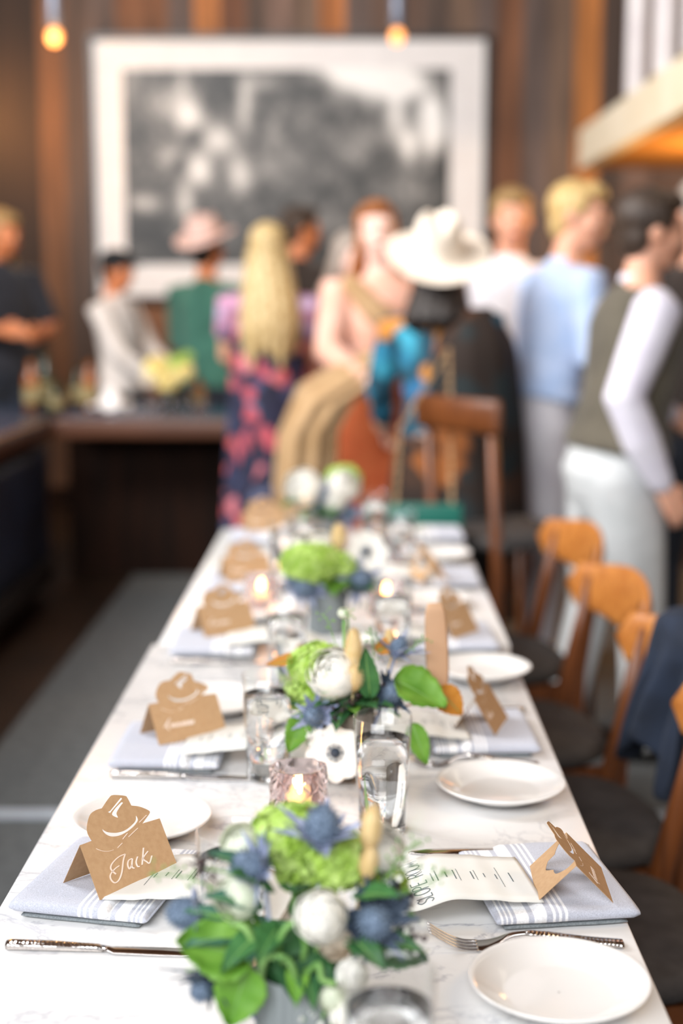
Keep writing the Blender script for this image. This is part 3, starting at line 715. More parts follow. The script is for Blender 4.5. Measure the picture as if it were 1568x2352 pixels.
# faceted votive candles ---------------------------------------------------
M['smoke_glass'] = mat('smoky_faceted_glass', '#f0e2e0', '#e4d2d2', 8, .02, trans=1.0)
M['smoke_glass'].node_tree.nodes['Principled BSDF'].inputs['IOR'].default_value = 1.17
M['wax'] = mat('candle_wax', '#f6ead6', '#fff4e0', 20, .5, sss=.4)
M['flame'] = mat('candle_flame', '#ffc070', '#ffd090', 10, .5, emit='#ffb560', es=60)
votive0 = None
def votive(px, Z, label, e=.5):
    global votive0
    d = (Z - .66*math.sin(PITCH))/math.cos(PITCH); loc = ((px-815)/FPX*d, d, TZ+.0004)
    if votive0 is None:
        o = votive0 = empty('votive_candle', loc, 0, label, 'candle', 'faceted glass votives')
        mb = MB(); n = 18; rows = 6; rings = []
        for i in range(rows + 1):
            z = .075*i/rows
            rings.append([((.0345 + (.0026 if (i + j) % 2 else -.0012))*math.cos(2*PI*j/n), (.0345 + (.0026 if (i + j) % 2 else -.0012))*math.sin(2*PI*j/n), z) for j in range(n)])
        vs = [p for r in rings for p in r]; fs = []
        for i in range(rows):
            for j in range(n):
                k = (j+1) % n; a, b, c_, d_ = i*n+j, i*n+k, (i+1)*n+k, (i+1)*n+j
                fs += [(a, b, c_), (a, c_, d_)] if (i + j) % 2 else [(a, b, d_), (b, c_, d_)]
        mb.add(vs, fs, False)
        b0 = len(mb.v); inner = [(.0315, .075), (.0310, .012), (.0005, .010)]
        for r, z in inner: mb.v += [(r*math.cos(2*PI*j/n), r*math.sin(2*PI*j/n), z) for j in range(n)]
        last = rows*n
        def band(a, b):
            for j in range(n):
                k = (j+1) % n; mb.f.append((a+j, a+k, b+k, b+j)); mb.sm.append(True)
        band(last, b0); band(b0, b0+n); band(b0+n, b0+2*n)
        mb.f.append(tuple(range(n))[::-1]); mb.sm.append(False)
        mb.build('faceted_glass', M['smoke_glass'], o)
        MB().lathe([(.0005, .0125), (.019, .0125), (.019, .027), (.0175, .0285), (.0005, .0275)], 28).build('tea_light', M['wax'], o)
        fl_ = MB().lathe([(.0003, .033), (.0040, .036), (.0060, .042), (.0050, .051), (.0018, .060), (.0002, .064)], 14).build('flame', M['flame'], o)
        MB().tube([(0, 0, .0275), (0.0003, 0, .033)], .0006).build('wick', M['black'], o)
    else: dup(votive0, loc, 0, label)
    plight((loc[0], loc[1], TZ+.05), e, (1, .62, .3), .006)
votive(681, 1.80, 'lit faceted glass votive behind the nearest flowers')
votive(888, 2.98, 'lit votive right of the third flowers')
votive(665, 3.62, 'lit votive on the far table glowing orange beside the farthest flowers')
votive(596, 3.02, 'lit votive on the left of the far table near the fourth hat card')
# ================================================================== FLOWERS
M['concrete'] = mat('grey_ribbed_concrete', '#6f7576', '#888e8e', 5, .9, stretch=(14, 14, 1), bump=.3, bscale=12)
M['concrete2'] = mat('brown_grey_concrete', '#6d6258', '#82766a', 5, .9, stretch=(14, 14, 1), bump=.3, bscale=12)
M['hyd'] = mat('lime_hydrangea', '#a6ca48', '#d2e890', 60, .7, transl=.3)
M['hyd_core'] = mat('hydrangea_core', '#7fa030', '#93b440', 60, .8)
M['white_petal'] = mat('white_petal', '#f6f3ea', '#faf8f2', 30, .6, transl=.12)
M['cream_petal'] = mat('cream_petal', '#ecdcc6', '#f2e8da', 30, .6, transl=.25)
M['pale_green_petal'] = mat('pale_green_petal', '#e4ead4', '#f0f2e4', 30, .6, transl=.25)
M['thistle'] = mat('blue_thistle_head', '#46566a', '#7c8ea4', 300, .8)
M['bract'] = mat('lavender_blue_bract', '#8a94b4', '#b4bcd4', 40, .7, transl=.2)
M['bract_dark'] = mat('dark_blue_bract', '#2c3644', '#47566a', 40, .7)
M['leaf'] = mat('fresh_green_leaf', '#5a9226', '#86b848', 14, .55, transl=.3, stretch=(1, 4, 1))
M['leaf_dark'] = mat('deep_green_leaf', '#2f5e34', '#4b8446', 14, .6, transl=.2)
M['leaf_blue'] = mat('blue_green_leaf', '#4f7f68', '#3a6a52', 14, .6, transl=.2)
M['stem'] = mat('green_stem', '#5f8f45', '#86ad62', 20, .6)
M['straw'] = mat('straw_bunny_tail', '#d9bd86', '#e6cf9f', 60, .9)
M['berry'] = mat('dark_berry', '#221a1e', '#3a2024', 50, .3)
M['amber_leaf'] = mat('amber_dried_leaf', '#c98428', '#dca040', 10, .6, transl=.3)
M['tan_leaf'] = mat('tan_dried_leaf', '#caa07c', '#d8b08c', 10, .7, transl=.2)
M['soil'] = mat('dark_moss', '#1f1a12', '#33301c', 80, .95, bump=.8, bscale=120)
rf = random.Random(11)

def orient(d):
    d = Vector(d).normalized(); return d.to_track_quat('Z', 'Y').to_matrix()
def m_petal(mb, c, rot, L, Wd, curl=.3, cup=.3, nu=5, nv=4, base=0.0, ex=.6):
    """petal from c outward along local +x, facing +z"""
    c = Vector(c)
    def f(u, v):
        vv = (v-.5)*2; ww = Wd/2*math.sin(PI*min(1, .12+.88*u)**.8) ** .7 if u < 1 else 0
        ww = Wd/2*(math.sin(PI*(.1+.86*u)))**ex
        return c + rot @ Vector((base + L*u*(1-.12*vv*vv), ww*vv, L*curl*u*u + Wd*cup*vv*vv*.5))
    mb.grid(f, nu, nv)
def hydrangea(par, c, r, m='hyd', n=110, squash=.8):
    mb = MB(); c = Vector(c)
    for i in range(n):
        z = 1 - 2*(i+.5)/n * .86; a = i*2.39996; q = math.sqrt(max(0, 1-z*z)); d = Vector((q*math.cos(a), q*math.sin(a), z))
        rr = r*rf.uniform(.88, 1.06); p = c + Vector((d.x*rr, d.y*rr, d.z*rr*squash))
        dd = (d + Vector((rf.uniform(-.3,.3), rf.uniform(-.3,.3), rf.uniform(-.3,.3)))).normalized(); ro = orient(dd) @ Matrix.Rotation(rf.uniform(0, PI), 3, 'Z')
        s = r*rf.uniform(.2, .3)
        for k in range(4): m_petal(mb, p, ro @ Matrix.Rotation(k*PI/2, 3, 'Z'), s, s*1.05, rf.uniform(.0,.35), .3, 3, 2)
    h = mb.build('hydrangea', M[m], par)
    MB().ell(c, (r*.85, r*.85, r*.85*squash)).build('flower_core', M['hyd_core'], h)
    MB().tube([c, (c.x*.4, c.y*.4, .05)], .0028).build('stem', M['stem'], h); return h
def ranunculus(par, c, d, r, m='white_petal', label=None):
    mb = MB(); c = Vector(c); ro0 = orient(d)
    for ring, (n, top_, wid) in enumerate([(3, .12, 1.1), (4, .28, .95), (5, .45, .85), (5, .62, .85), (6, .80, .75), (6, 1.02, .72)]):
        Rr = r*(.46 + .108*ring)
        for k in range(n):
            a = 2*PI*k/n + ring*.6 + rf.uniform(-.1, .1); tp = top_ + rf.uniform(-.06, .06)
            def f(u, v, a=a, tp=tp, Rr=Rr, ring=ring, wid=wid):
                vv = (v-.5)*2; th = vv*wid; po = PI*.92 - u*(PI*.92 - tp - .30*vv*vv*u)
                q = Rr*(1 + .06*u**6 + .03*math.sin(5*vv + ring)*u)
                return c + ro0 @ Vector((q*math.sin(po)*math.cos(a+th), q*math.sin(po)*math.sin(a+th), q*.92*math.cos(po)))
            mb.grid(f, 9, 8)
    mb.ell(c - ro0 @ Vector((0, 0, r*.05)), (r*.42, r*.42, r*.38), 14, 10, ro0)
    o = mb.build('ranunculus', M[m], par, label)
    MB().tube([c - ro0 @ Vector((0, 0, r*.6)), (c.x*.5, c.y*.5, .05)], .0024).build('stem', M['stem'], o); return o
def anemone(par, c, d, r, label=None):
    c = Vector(c); ro = orient(d); mb = MB()
    for k in range(8): m_petal(mb, c + ro @ Vector((0, 0, .0008*(k % 2))), ro @ Matrix.Rotation(k*2*PI/8 + rf.uniform(-.1,.1), 3, 'Z'), r, r*1.0, .2, .12, 10, 6, 0.0, .34)
    o = mb.build('anemone', M['white_petal'], par, label)
    ce = MB(); ce.ell(c + ro @ Vector((0, 0, .004)), r*.17)
    for k in range(26):
        a = k*2.4; q = c + ro @ Vector((r*.27*math.cos(a), r*.27*math.sin(a), .006)); ce.tube([c + ro @ Vector((0, 0, .002)), q], .0003, 4); ce.ell(q, .0011, 6, 4)
    ce.build('dark_centre', M['bract_dark'], o)
    MB().tube([c, (c.x*.4, c.y*.4, .05)], .0022).build('stem', M['stem'], o); return o
def thistle(par, c, d, r=.013, br=.032, nb=12, dark=False):
    c = Vector(c); ro = orient(d); mb = MB(); mb.ell(c, (r, r, r*1.35), 14, 10, ro)
    for i in range(150):
        z = 1 - 2*(i+.5)/150; a = i*2.4; q = math.sqrt(1-z*z); dv = Vector((q*math.cos(a), q*math.sin(a), z*1.35)); p = c + ro @ (dv*r); t = ro @ dv.normalized()
        mb.tube([p, p + t*r*.34], [r*.08, r*.01], 4, cap=False)
    o = mb.build('thistle', M['thistle'], par)
    b = MB()
    for k in range(nb):
        a = 2*PI*k/nb + rf.uniform(-.15, .15); L = br*rf.uniform(.75, 1.15); up = rf.uniform(.15, .75)
        q = ro @ Matrix.Rotation(a, 3, 'Z')
        def f(u, v, q=q, L=L, up=up):
            w_ = r*.46*(1-u)**.8*(1 + .55*(1 if int(u*8) % 2 else 0)); return c + q @ Vector((r*.5 + L*u, (v-.5)*2*w_, -r*1.0 + L*up*u*1.1 + abs(v-.5)*w_))
        b.grid(f, 8, 2, False)
    b.build('bracts', M['bract_dark'] if dark else M['bract'], o, mods=solid(.0004))
    MB().tube([c - ro @ Vector((0, 0, r)), (c.x*.45, c.y*.45, .05)], .0018).build('stem', M['bract'], o); return o
def leaf(par, c, d, up, L, Wd, m='leaf', droop=.3, label=None, name='leaf'):
    c = Vector(c); x = Vector(d).normalized(); z = Vector(up); z = (z - x*z.dot(x)).normalized(); y = z.cross(x)
    def f(u, v):
        vv = (v-.5)*2; w_ = Wd/2*(math.sin(PI*min(1, u**.7)))**.75*(1 + .05*math.sin(u*42)*abs(vv))
        if u <= 0 or u >= 1: w_ = 0.0004
        return c + x*(L*u) + y*(w_*vv) + z*(-droop*L*u*u + .18*Wd*abs(vv)**1.3 + .02*Wd*math.sin(u*20)*abs(vv))
    lf = MB().grid(f, 20, 8).build(name, M[m], par, label, mods=solid(.0005))
    MB().tube([c + x*(L*u) + z*(-droop*L*u*u + .0005) for u in (0, .25, .5, .75, .95)], [.0011, .0009, .0007, .0005, .0003], 5).build('midrib', M['stem'], lf)
    return lf
def bunny_tail(par, c, d, L, r, base=None):
    c = Vector(c); ro = orient(d); mb = MB(); mb.ell(c, (r, r, L/2), 14, 10, ro)
    for i in range(260):
        z = 1 - 2*(i+.5)/260; a = i*2.4; q = math.sqrt(1-z*z); p = Vector((q*math.cos(a)*r, q*math.sin(a)*r, z*L/2)); t = (Vector((q*math.cos(a), q*math.sin(a), .9))).normalized()
        mb.tube([c + ro @ p, c + ro @ (p + t*r*.6)], [r*.07, .00005], 4, cap=False)
    o = mb.build('bunny_tail_grass', M['straw'], par); MB().tube([c - ro @ Vector((0, 0, L/2)), base or (c.x*.5, c.y*.5, .06)], .0012).build('stem', M['straw'], o); return o
def sprig(par, a, b, n=16, kind='wax', sp=.010):
    a, b = Vector(a), Vector(b); mb = MB(); fl_ = MB(); ax = b-a
    mid = (a+b)/2 + Vector((rf.uniform(-.01,.01), rf.uniform(-.01,.01), .008)); pts = smooth2([tuple(a), tuple(mid), tuple(b)], 6); mb.tube(pts, .0007, 5)
    for i in range(n):
        t = pts[int((.3 + .7*i/n)*(len(pts)-1))]; q = Vector(t) + Vector((rf.uniform(-1,1), rf.uniform(-1,1), rf.uniform(-.6,1)))*sp; mb.tube([t, q], .0003, 4)
        if kind == 'wax':
            ro = orient((rf.uniform(-1,1), rf.uniform(-1,.3), rf.uniform(0,1)))
            for k in range(5): m_petal(fl_, q, ro @ Matrix.Rotation(k*2*PI/5, 3, 'Z'), .0028, .0026, .2, .2, 2, 2)
        elif kind == 'berry': fl_.ell(q, rf.uniform(.0018, .0032), 8, 6)
        else: fl_.ell(q, (.0012, .0012, .0018), 6, 5)
    o = mb.build({'wax': 'waxflower_sprig', 'berry': 'berry_sprig', 'bud': 'green_sprig'}[kind], M['stem'] if kind != 'berry' else M['berry'], par)
    fl_.build({'wax': 'blossoms', 'berry': 'berries', 'bud': 'buds'}[kind], {'wax': M['white_petal'], 'berry': M['berry'], 'bud': M['stem']}[kind], o); return o
def curl_stem(par, pts, r=.003):
    return MB().tube(smooth2([tuple(p) for p in pts], 8), r, 8, roundends=False).build('curled_stem', M['stem'], par)
def vase(par, r, h, m):
    mb = MB(); n = 96; prof = [(.001, 0), (r*.98, 0), (r, .003), (r, h-.003), (r*.985, h), (r*.93, h), (r*.92, h-.004), (r*.92, .012), (.001, .012)]
    rings = []
    for rr, z in prof:
        outer = rr > r*.95
        rings.append([((rr + (.0006*math.sin(j*2*PI*24/n) if outer else 0))*math.cos(2*PI*j/n), (rr + (.0006*math.sin(j*2*PI*24/n) if outer else 0))*math.sin(2*PI*j/n), z) for j in range(n)])
    mb.rings(rings, False).build('vase', m, par); MB().lathe([(.001, h-.012), (r*.915, h-.016)], 24).build('moss', M['soil'], par)

# --- nearest arrangement -------------------------------------------------
Y1 = 1.14
V1 = Vector(((690-815)/FPX*1.2, Y1, TZ+.0004))
A1 = empty('flower_arrangement', V1, 0, 'nearest low flower arrangement in a grey vase, lime hydrangea and white ranunculus', 'flowers', 'flower arrangements down the table')
vase(A1, .0385, .094, M['concrete'])
def q1(px, py, dy=0.0): return D(px, py, Y1 + dy) - V1
MB().ell((0, .005, .10), (.036, .034, .03)).build('foliage_base', M['leaf_dark'], A1)
hydrangea(A1, q1(672, 1925, .035), .034, n=130)
hydrangea(A1, q1(775, 1975, .02), .030, n=110)
hydrangea(A1, q1(700, 1990, .03), .026, n=90)
hydrangea(A1, q1(885, 2030, .03), .020, n=70)
ranunculus(A1, q1(735, 2105, -.03), (.12, -1, .45), .0225)
ranunculus(A1, q1(770, 2165, -.022), (.1, -1, -.1), .0145, 'cream_petal')
ranunculus(A1, q1(545, 2062, -.01), (-.5, -1, .25), .019, 'pale_green_petal')
ranunculus(A1, q1(552, 1935, .02), (-.3, -.6, .8), .017, 'pale_green_petal')
ranunculus(A1, q1(876, 1950, .03), (.3, -.6, .7), .021, 'white_petal')
ranunculus(A1, q1(762, 2295, -.045), (0, -1, .3), .011, 'pale_green_petal')
ranunculus(A1, q1(808, 2240, -.035), (.4, -1, .3), .014, 'white_petal')
ranunculus(A1, q1(800, 2330, -.045), (.3, -1, .3), .016, 'white_petal')
thistle(A1, q1(575, 1988, -.012), (-.9, -.35, .25), .012, .028)
thistle(A1, q1(740, 1900, .0), (.1, -.15, 1), .0135, .034)
thistle(A1, q1(858, 2118, -.02), (.2, -1, .3), .013, .030, dark=True)
thistle(A1, q1(428, 2098, .0), (-1, -.2, .15), .012, .022)
thistle(A1, q1(470, 2262, -.02), (-.5, -.5, -.8), .010, .036, dark=True)
thistle(A1, q1(905, 2080, .0), (.6, -.5, .4), .010, .024, dark=True)
bunny_tail(A1, q1(852, 1905, .0), (.10, -.1, 1), .040, .0075)
bunny_tail(A1, q1(846, 1985, -.005), (.15, -.1, 1), .030, .0065)
leaf(A1, q1(580, 2195, -.02), (-1, -.15, .28), (0, -.75, .7), .066, .058, 'leaf', .1, 'broad bright green leaf on the left')
leaf(A1, q1(570, 2215, -.03), (-.32, -.2, -1), (0, -1, .2), .052, .044, 'leaf', .05)
leaf(A1, q1(850, 2180, .01), (1, -.1, -.06), (0, -.5, .8), .050, .040, 'leaf_dark', .25)
for (px, py, d, L, Wd, mm) in [(600, 2090, (-.7,-.3,.5), .05, .022, 'leaf_blue'), (640, 2130, (-.2,-.8,.1), .05, .028, 'leaf_dark'), (620, 2050, (-.4,-.5,.7), .05, .024, 'leaf_dark'), (560, 2150, (-.8,-.4,.2), .05, .022, 'leaf_blue'),
                               (660, 2180, (.1,-.8,-.3), .045, .025, 'leaf_dark'), (820, 2060, (.5,-.5,.4), .045, .024, 'leaf_dark'), (790, 2140, (.6,-.7,-.1), .05, .026, 'leaf_dark'), (680, 2060, (.0,-.6,.6), .05, .028, 'leaf_dark'),
                               (600, 2140, (-.5,-.7,-.1), .05, .024, 'leaf_dark'), (860, 2160, (.9,-.3,.1), .04, .022, 'leaf_dark'), (720, 2200, (.3,-.8,-.3), .04, .022, 'leaf_dark'), (590, 2010, (-.5,-.2,.5), .045, .02, 'leaf_blue'), (520, 2110, (-.9,-.1,.4), .035, .016, 'leaf_blue')]:
    leaf(A1, q1(px, py, -.01), d, (0, -.4, 1), L, Wd, mm, .3)
for k in range(26):
    a = 2*PI*k/26*1.0 + rf.uniform(-.1, .1); e = rf.uniform(-.15, 1.1)
    leaf(A1, (math.cos(a)*.022, math.sin(a)*.02 + .003, rf.uniform(.095, .125)), (math.cos(a), math.sin(a), e), (0, 0, 1), rf.uniform(.03, .048), rf.uniform(.012, .022), rf.choice(['leaf_dark', 'leaf_dark', 'leaf_blue', 'leaf']), .4)
curl_stem(A1, [q1(655, 2230, -.02), q1(640, 2165, -.035), q1(672, 2120, -.035), q1(700, 2165, -.03), q1(690, 2220, -.02)], .0028)
curl_stem(A1, [q1(600, 2250, -.02), q1(610, 2200, -.04), q1(660, 2205, -.045), q1(680, 2250, -.035)], .003)
curl_stem(A1, [q1(520, 2120, -.01), q1(560, 2130, -.02), q1(590, 2180, -.02), q1(620, 2230, -.01)], .003)
curl_stem(A1, [q1(700, 2240, -.03), q1(730, 2215, -.045), q1(740, 2250, -.05), q1(770, 2260, -.05)], .0025)
for (a, b, n, k) in [((860, 2060), (1000, 1990), 22, 'wax'), ((870, 2040), (960, 1930), 16, 'bud'), ((870, 2100), (960, 2110), 26, 'wax'), ((880, 2120), (975, 2190), 24, 'wax'), ((880, 2080), (1040, 2000), 14, 'bud'),
                     ((850, 2090), (955, 2080), 26, 'berry'), ((870, 2130), (970, 2160), 20, 'berry'), ((560, 2060), (470, 1995), 16, 'wax'), ((560, 2080), (340, 2010), 18, 'bud'), ((560, 2080), (430, 1980), 14, 'berry'),
                     ((550, 2120), (500, 2180), 18, 'wax'), ((740, 2260), (700, 2345), 22, 'wax'), ((760, 2290), (740, 2345), 18, 'wax'), ((520, 2220), (440, 2230), 12, 'bud')]:
    sprig(A1, q1(*a, 0), q1(*b, .0 if b[1] < 2200 else -.04), n, k)

# --- generic arrangement ---------------------------------------------------
def arrangement(px, Z, m, label, items, rv=.0385, hv=.094):
    d = (Z - .66*math.sin(PITCH))/math.cos(PITCH); V = Vector(((px-815)/FPX*d, d, TZ+.0004))
    A = empty('flower_arrangement', V, 0, label, 'flowers', 'flower arrangements down the table'); vase(A, rv, hv, m)
    MB().ell((0, .005, hv+.012), (.036, .034, .032)).build('foliage_base', M['leaf_dark'], A)
    def q(px, py, dy=0): return D(px, py, d + dy) - V
    items(A, q)
    for k in range(16):
        a = 2*PI*k/16 + .2; leaf(A, (math.cos(a)*.02, math.sin(a)*.02, hv+.005), (math.cos(a), math.sin(a), rf.uniform(-.1, .8)), (0, 0, 1), rf.uniform(.042, .058), rf.uniform(.022, .032), 'leaf_dark' if k % 3 else 'leaf', .35)
    return A
def items2(A, q):
    hydrangea(A, q(728, 1530, .02), .038, n=130); hydrangea(A, q(705, 1590, .01), .028, n=90)
    ranunculus(A, q(765, 1548, -.02), (-.3, -.8, .6), .036); ranunculus(A, q(755, 1575, -.03), (-.5, -.9, .3), .022, 'pale_green_petal')
    anemone(A, q(770, 1728, -.055), (-.1, -1, .15), .040, 'cream anemone hanging low over the vase front')
    thistle(A, q(915, 1487, .01), (.4, -.1, 1), .011, .036); thistle(A, q(720, 1645, -.045), (-.2, -1, .2), .012, .030); thistle(A, q(900, 1590, -.02), (.3, -.8, .4), .013, .03, dark=True)
    bunny_tail(A, q(812, 1500, -.02), (.0, -.1, 1), .065, .0105); bunny_tail(A, q(813, 1560, -.035), (.1, -.3, 1), .040, .011); bunny_tail(A, q(896, 1480, .03), (-.1, 0, 1), .04, .007)
    leaf(A, q(905, 1560, -.02), (1, -.2, -.42), (0, -.6, .8), .080, .064, 'leaf', .18, 'broad green leaf drooping on the right')
    leaf(A, q(850, 1600, -.03), (-.1, -.3, 1), (0, -1, .2), .075, .03, 'leaf_dark', .1); leaf(A, q(945, 1660, -.03), (.3, -.2, -.8), (0, -1, .3), .06, .03, 'leaf', .1); leaf(A, q(700, 1640, -.03), (-.3, -.5, -.6), (0, -1, .3), .06, .035, 'leaf', .1)
    # dried pieces
    leaf(A, q(700, 1512, .03), (-1, -.2, -.1), (0, -.6, .8), .055, .022, 'amber_leaf', .1, 'amber dried leaf on the left')
    leaf(A, q(862, 1495, .02), (.6, 0, .2), (0, -.7, .7), .045, .026, 'amber_leaf', .1)
    leaf(A, q(1004, 1580, .0), (.38, -.1, -.4), (0, -1, .3), .05, .040, 'amber_leaf', .1, 'amber dried leaf low on the right')
    b = q(1008, 1602, .01); t = q(998, 1385, .02)
    pts = [b.lerp(t, k/10) for k in range(11)]
    MB().tube(pts, [.008, .012, .0145, .0155, .016, .016, .016, .0155, .015, .014, .010], 10, ry=.0009, side=(1, 0, 0)).build('tall_dried_blade', M['tan_leaf'], A, 'tall tan dried blade standing upright on the right')
    MB().tube([b, (.02, -.01, .085)], .0015, 6).build('blade_stem', M['tan_leaf'], A)
    for (a, b_, n, k) in [((740, 1600), (800, 1580), 26, 'berry'), ((800, 1620), (880, 1560), 22, 'berry'), ((820, 1600), (760, 1650), 18, 'berry'), ((800, 1470), (793, 1400), 8, 'bud'), ((770, 1480), (740, 1410), 10, 'bud'), ((660, 1700), (720, 1720), 26, 'wax'), ((860, 1540), (850, 1440), 14, 'bud'), ((740, 1660), (690, 1700), 24, 'wax'), ((930, 1500), (980, 1470), 10, 'bud')]:
        sprig(A, q(*a, -.02), q(*b_, -.01 if b_[1] < 1600 else -.05), n, k)
    ranunculus(A, q(790, 1408, .02), (0, -.3, 1), .009, 'pale_green_petal')
arrangement(796, 1.985, M['concrete2'], 'second flower arrangement with low cream anemone, bunny tails and tall tan blade', items2)
def items3(A, q):
    hydrangea(A, q(715, 1293, -.02), .055, n=150, squash=.62); hydrangea(A, q(775, 1297, -.01), .036, n=90, squash=.7)
    ranunculus(A, q(700, 1255, .01), (0, -.6, .8), .03); ranunculus(A, q(735, 1246, .02), (0, -.5, .9), .024)
    anemone(A, q(840, 1268, .0), (.2, -1, .35), .042); thistle(A, q(828, 1332, -.03), (.3, -1, .2), .02, .04); thistle(A, q(700, 1345, -.045), (-.3, -1, .1), .02, .04); thistle(A, q(680, 1330, -.03), (-.6, -1, .1), .016, .034)
    bunny_tail(A, q(778, 1235, .0), (.0, 0, 1), .05, .012); leaf(A, q(800, 1340, -.02), (.6, -.6, .1), (0, -.5, 1), .07, .05, 'leaf_dark', .3); leaf(A, q(770, 1345, -.03), (.0, -1, .2), (0, -.2, 1), .07, .06, 'leaf', .3)
    sprig(A, q(820, 1330, 0), q(880, 1350, -.03), 12, 'bud'); sprig(A, q(850, 1400, 0), q(800, 1400, -.05), 14, 'wax')
arrangement(751, 2.83, M['concrete'], 'third flower arrangement, spreading lime hydrangea with one dark-eyed anemone', items3)
def items4(A, q):
    ranunculus(A, q(697, 1120, -.02), (-.4, -1, .3), .05); ranunculus(A, q(790, 1115, -.01), (.3, -1, .4), .042); ranunculus(A, q(768, 1150, -.04), (0, -1, .2), .03)
    hydrangea(A, q(788, 1102, .03), .045, n=90); thistle(A, q(742, 1140, -.03), (0, -1, .3), .018, .04); thistle(A, q(800, 1180, -.03), (.4, -1, .1), .016, .036)
    leaf(A, q(745, 1170, -.03), (.3, -1, .2), (0, 0, 1), .08, .06, 'leaf_dark', .3); leaf(A, q(700, 1150, -.02), (-.8, -.6, .1), (0, 0, 1), .07, .05, 'leaf_dark', .3)
arrangement(742, 3.72, M['concrete'], 'farthest flower arrangement at the table end, large white blooms', items4)
# ================================================================== CHAIRS
M['chair_wood'] = mat('honey_brown_wood', '#a8642a', '#c07c3a', 5, .4, stretch=(1, 8, 8))
M['chair_post'] = mat('brown_wood_post', '#5a3014', '#74401c', 5, .4, stretch=(10, 10, 1))
M['seat'] = mat('dark_grey_upholstery', '#35302e', '#433e3c', 30, .8, bump=.2, bscale=150)
def make_chair(loc, rz, label, sh=.45, top=.80):
    """local -x is the front (towards the table), backrest at +x"""
    c = empty('dining_chair', loc, rz, label, 'chair', 'wooden chairs on the right of the table')
    mb = MB(); ring = []
    prof = [(.0, -.025), (.9, -.025), (1, -.01), (1, .01), (.94, .028), (.5, .036), (0, .038)]
    rings = []
    for r, z in prof:
        rr = max(r, .003); rings.append([(-.21*1.0 + .21*rr*math.copysign(abs(math.cos(a))**.7, math.cos(a)), .205*rr*math.copysign(abs(math.sin(a))**.7, math.sin(a)), sh + z) for a in [2*PI*j/36 for j in range(36)]])
    mb.rings(rings, True).build('seat', M['seat'], c)
    # curved backrest with flared ends
    mb = MB(); rings = []
    n = 22
    for i in range(n+1):
        u = i/n*2 - 1; y = .215*u; x = .055 - .05*(1 - u*u)*-1 - .0 + .0
        x = .075 - .055*u*u
        hh = .052 + .010*math.cos(u*PI*1.5) if abs(u) < .96 else .038
        hh = (.060 + .010*math.cos(u*PI))*(1 if abs(u) < .9 else math.sqrt(max(.05, 1-((abs(u)-.9)/.1)**2)))
        zc = top - .055; t = .011
        rings.append([(x + t*math.cos(a) + .10*hh*math.sin(a), y, zc + hh*math.copysign(abs(math.sin(a))**.8, math.sin(a))) for a in [2*PI*j/16 for j in range(16)]])
    mb.rings(rings, True).build('backrest', M['chair_wood'], c)
    for s in (-1, 1):
        MB().tube([(.045, s*.19, .0), (-.02, s*.185, .30), (-.015, s*.18, sh), (.02, s*.165, .62), (.048, s*.155, top-.03)], [.013, .019, .022, .019, .014], 12, ry=[.012, .016, .017, .015, .012], side=(1, 0, 0)).build('rear_leg', M['chair_post'], c)
        MB().tube([(-.41, s*.175, 0), (-.395, s*.17, sh-.02)], [.012, .019], 12).build('front_leg', M['chair_post'], c)
        MB().box((-.40, s*.172-.011, sh-.075), (-.01, s*.172+.011, sh-.025)).build('seat_rail', M['chair_post'], c)
    MB().box((-.402, -.165, sh-.075), (-.385, .165, sh-.025)).build('front_rail', M['chair_post'], c)
    return c
ch0 = make_chair((.55, 3.74, 0), R(12), 'wooden chair with curved back, farthest of those along the right side')
dup(ch0, (.535, 3.08, 0), R(12), 'wooden chair with curved honey back standing before the grey trousers')
dup(ch0, (.555, 2.55, 0), R(12), 'wooden chair with a navy coat hung over its back')
dup(ch0, (.545, 2.07, 0), R(8), 'wooden chair at the right border in front of the navy coat')
dup(ch0, (.52, 1.50, 0), R(6), 'wooden chair tucked in at the nearest right place, almost out of view')

# navy coat over the chair back
M['navy_cloth'] = mat('navy_wool', '#141c2a', '#202b3e', 12, .9, bump=.3, bscale=300)
def coat():
    mb = MB()
    def f(u, v):
        # v across (along the backrest), u from front hem over the rail to the back hem
        y = 2.34 + .32*v
        L = (u-.38)*1.0
        if L < 0: x = .60 - .025 + L*.12; z = .835 + L*.70*(1 + .15*math.sin(v*9))
        else: x = .615 + min(L, .05)*1.2 + L*.10; z = .835 - max(0, L-.02)*.78*(1 - .25*v)
        fold = .018*math.sin(v*22 + u*4) * min(1, abs(L)*4)
        return (x + fold + .02*math.sin(v*7), y + .03*math.sin(u*8+v*3), z + .012*math.sin(v*12)*(abs(L) < .1))
    mb.grid(f, 40, 40); return mb
cb_ = coat().build('draped_coat', M['navy_cloth'], mods=solid(.008, 1)); tag(cb_, 'navy coat hanging over the back of a wooden chair on the right', 'coat')

# bar-height chair behind the table end, with handbag
hc = empty('high_back_chair', D(1070, 900, 4.5) * 1, R(-56), 'tall wooden chair behind the table end beneath the lady in the cream hat', 'chair'); hc.location.z = 0
for x in (-.16, .17):
    MB().tube([(x*1.05, .0, 0), (x, 0, .55), (x*.96, -.03, 1.06)], [.017, .02, .017], 10).build('rear_leg', M['chair_post'], hc)
    MB().tube([(x*1.05, .40, 0), (x, .38, .62)], [.015, .02], 10).build('front_leg', M['chair_post'], hc)
mb = MB(); mb.rings([[(-.21 + .42*i/16, -.035 + .03*(1 - (i/8-1)**2)*-1 + .012*math.cos(a), 1.045 + .055*math.sin(a)) for a in [2*PI*j/12 for j in range(12)]] for i in range(17)]); mb.build('backrest', M['chair_post'], hc)
MB().box((-.19, -.01, .62), (.20, .40, .66)).build('seat', M['seat'], hc, mods=bevel(.012))
MB().tube([(-.165, .0, .3), (.175, 0, .3)], .01).build('footrail', M['chair_post'], hc)

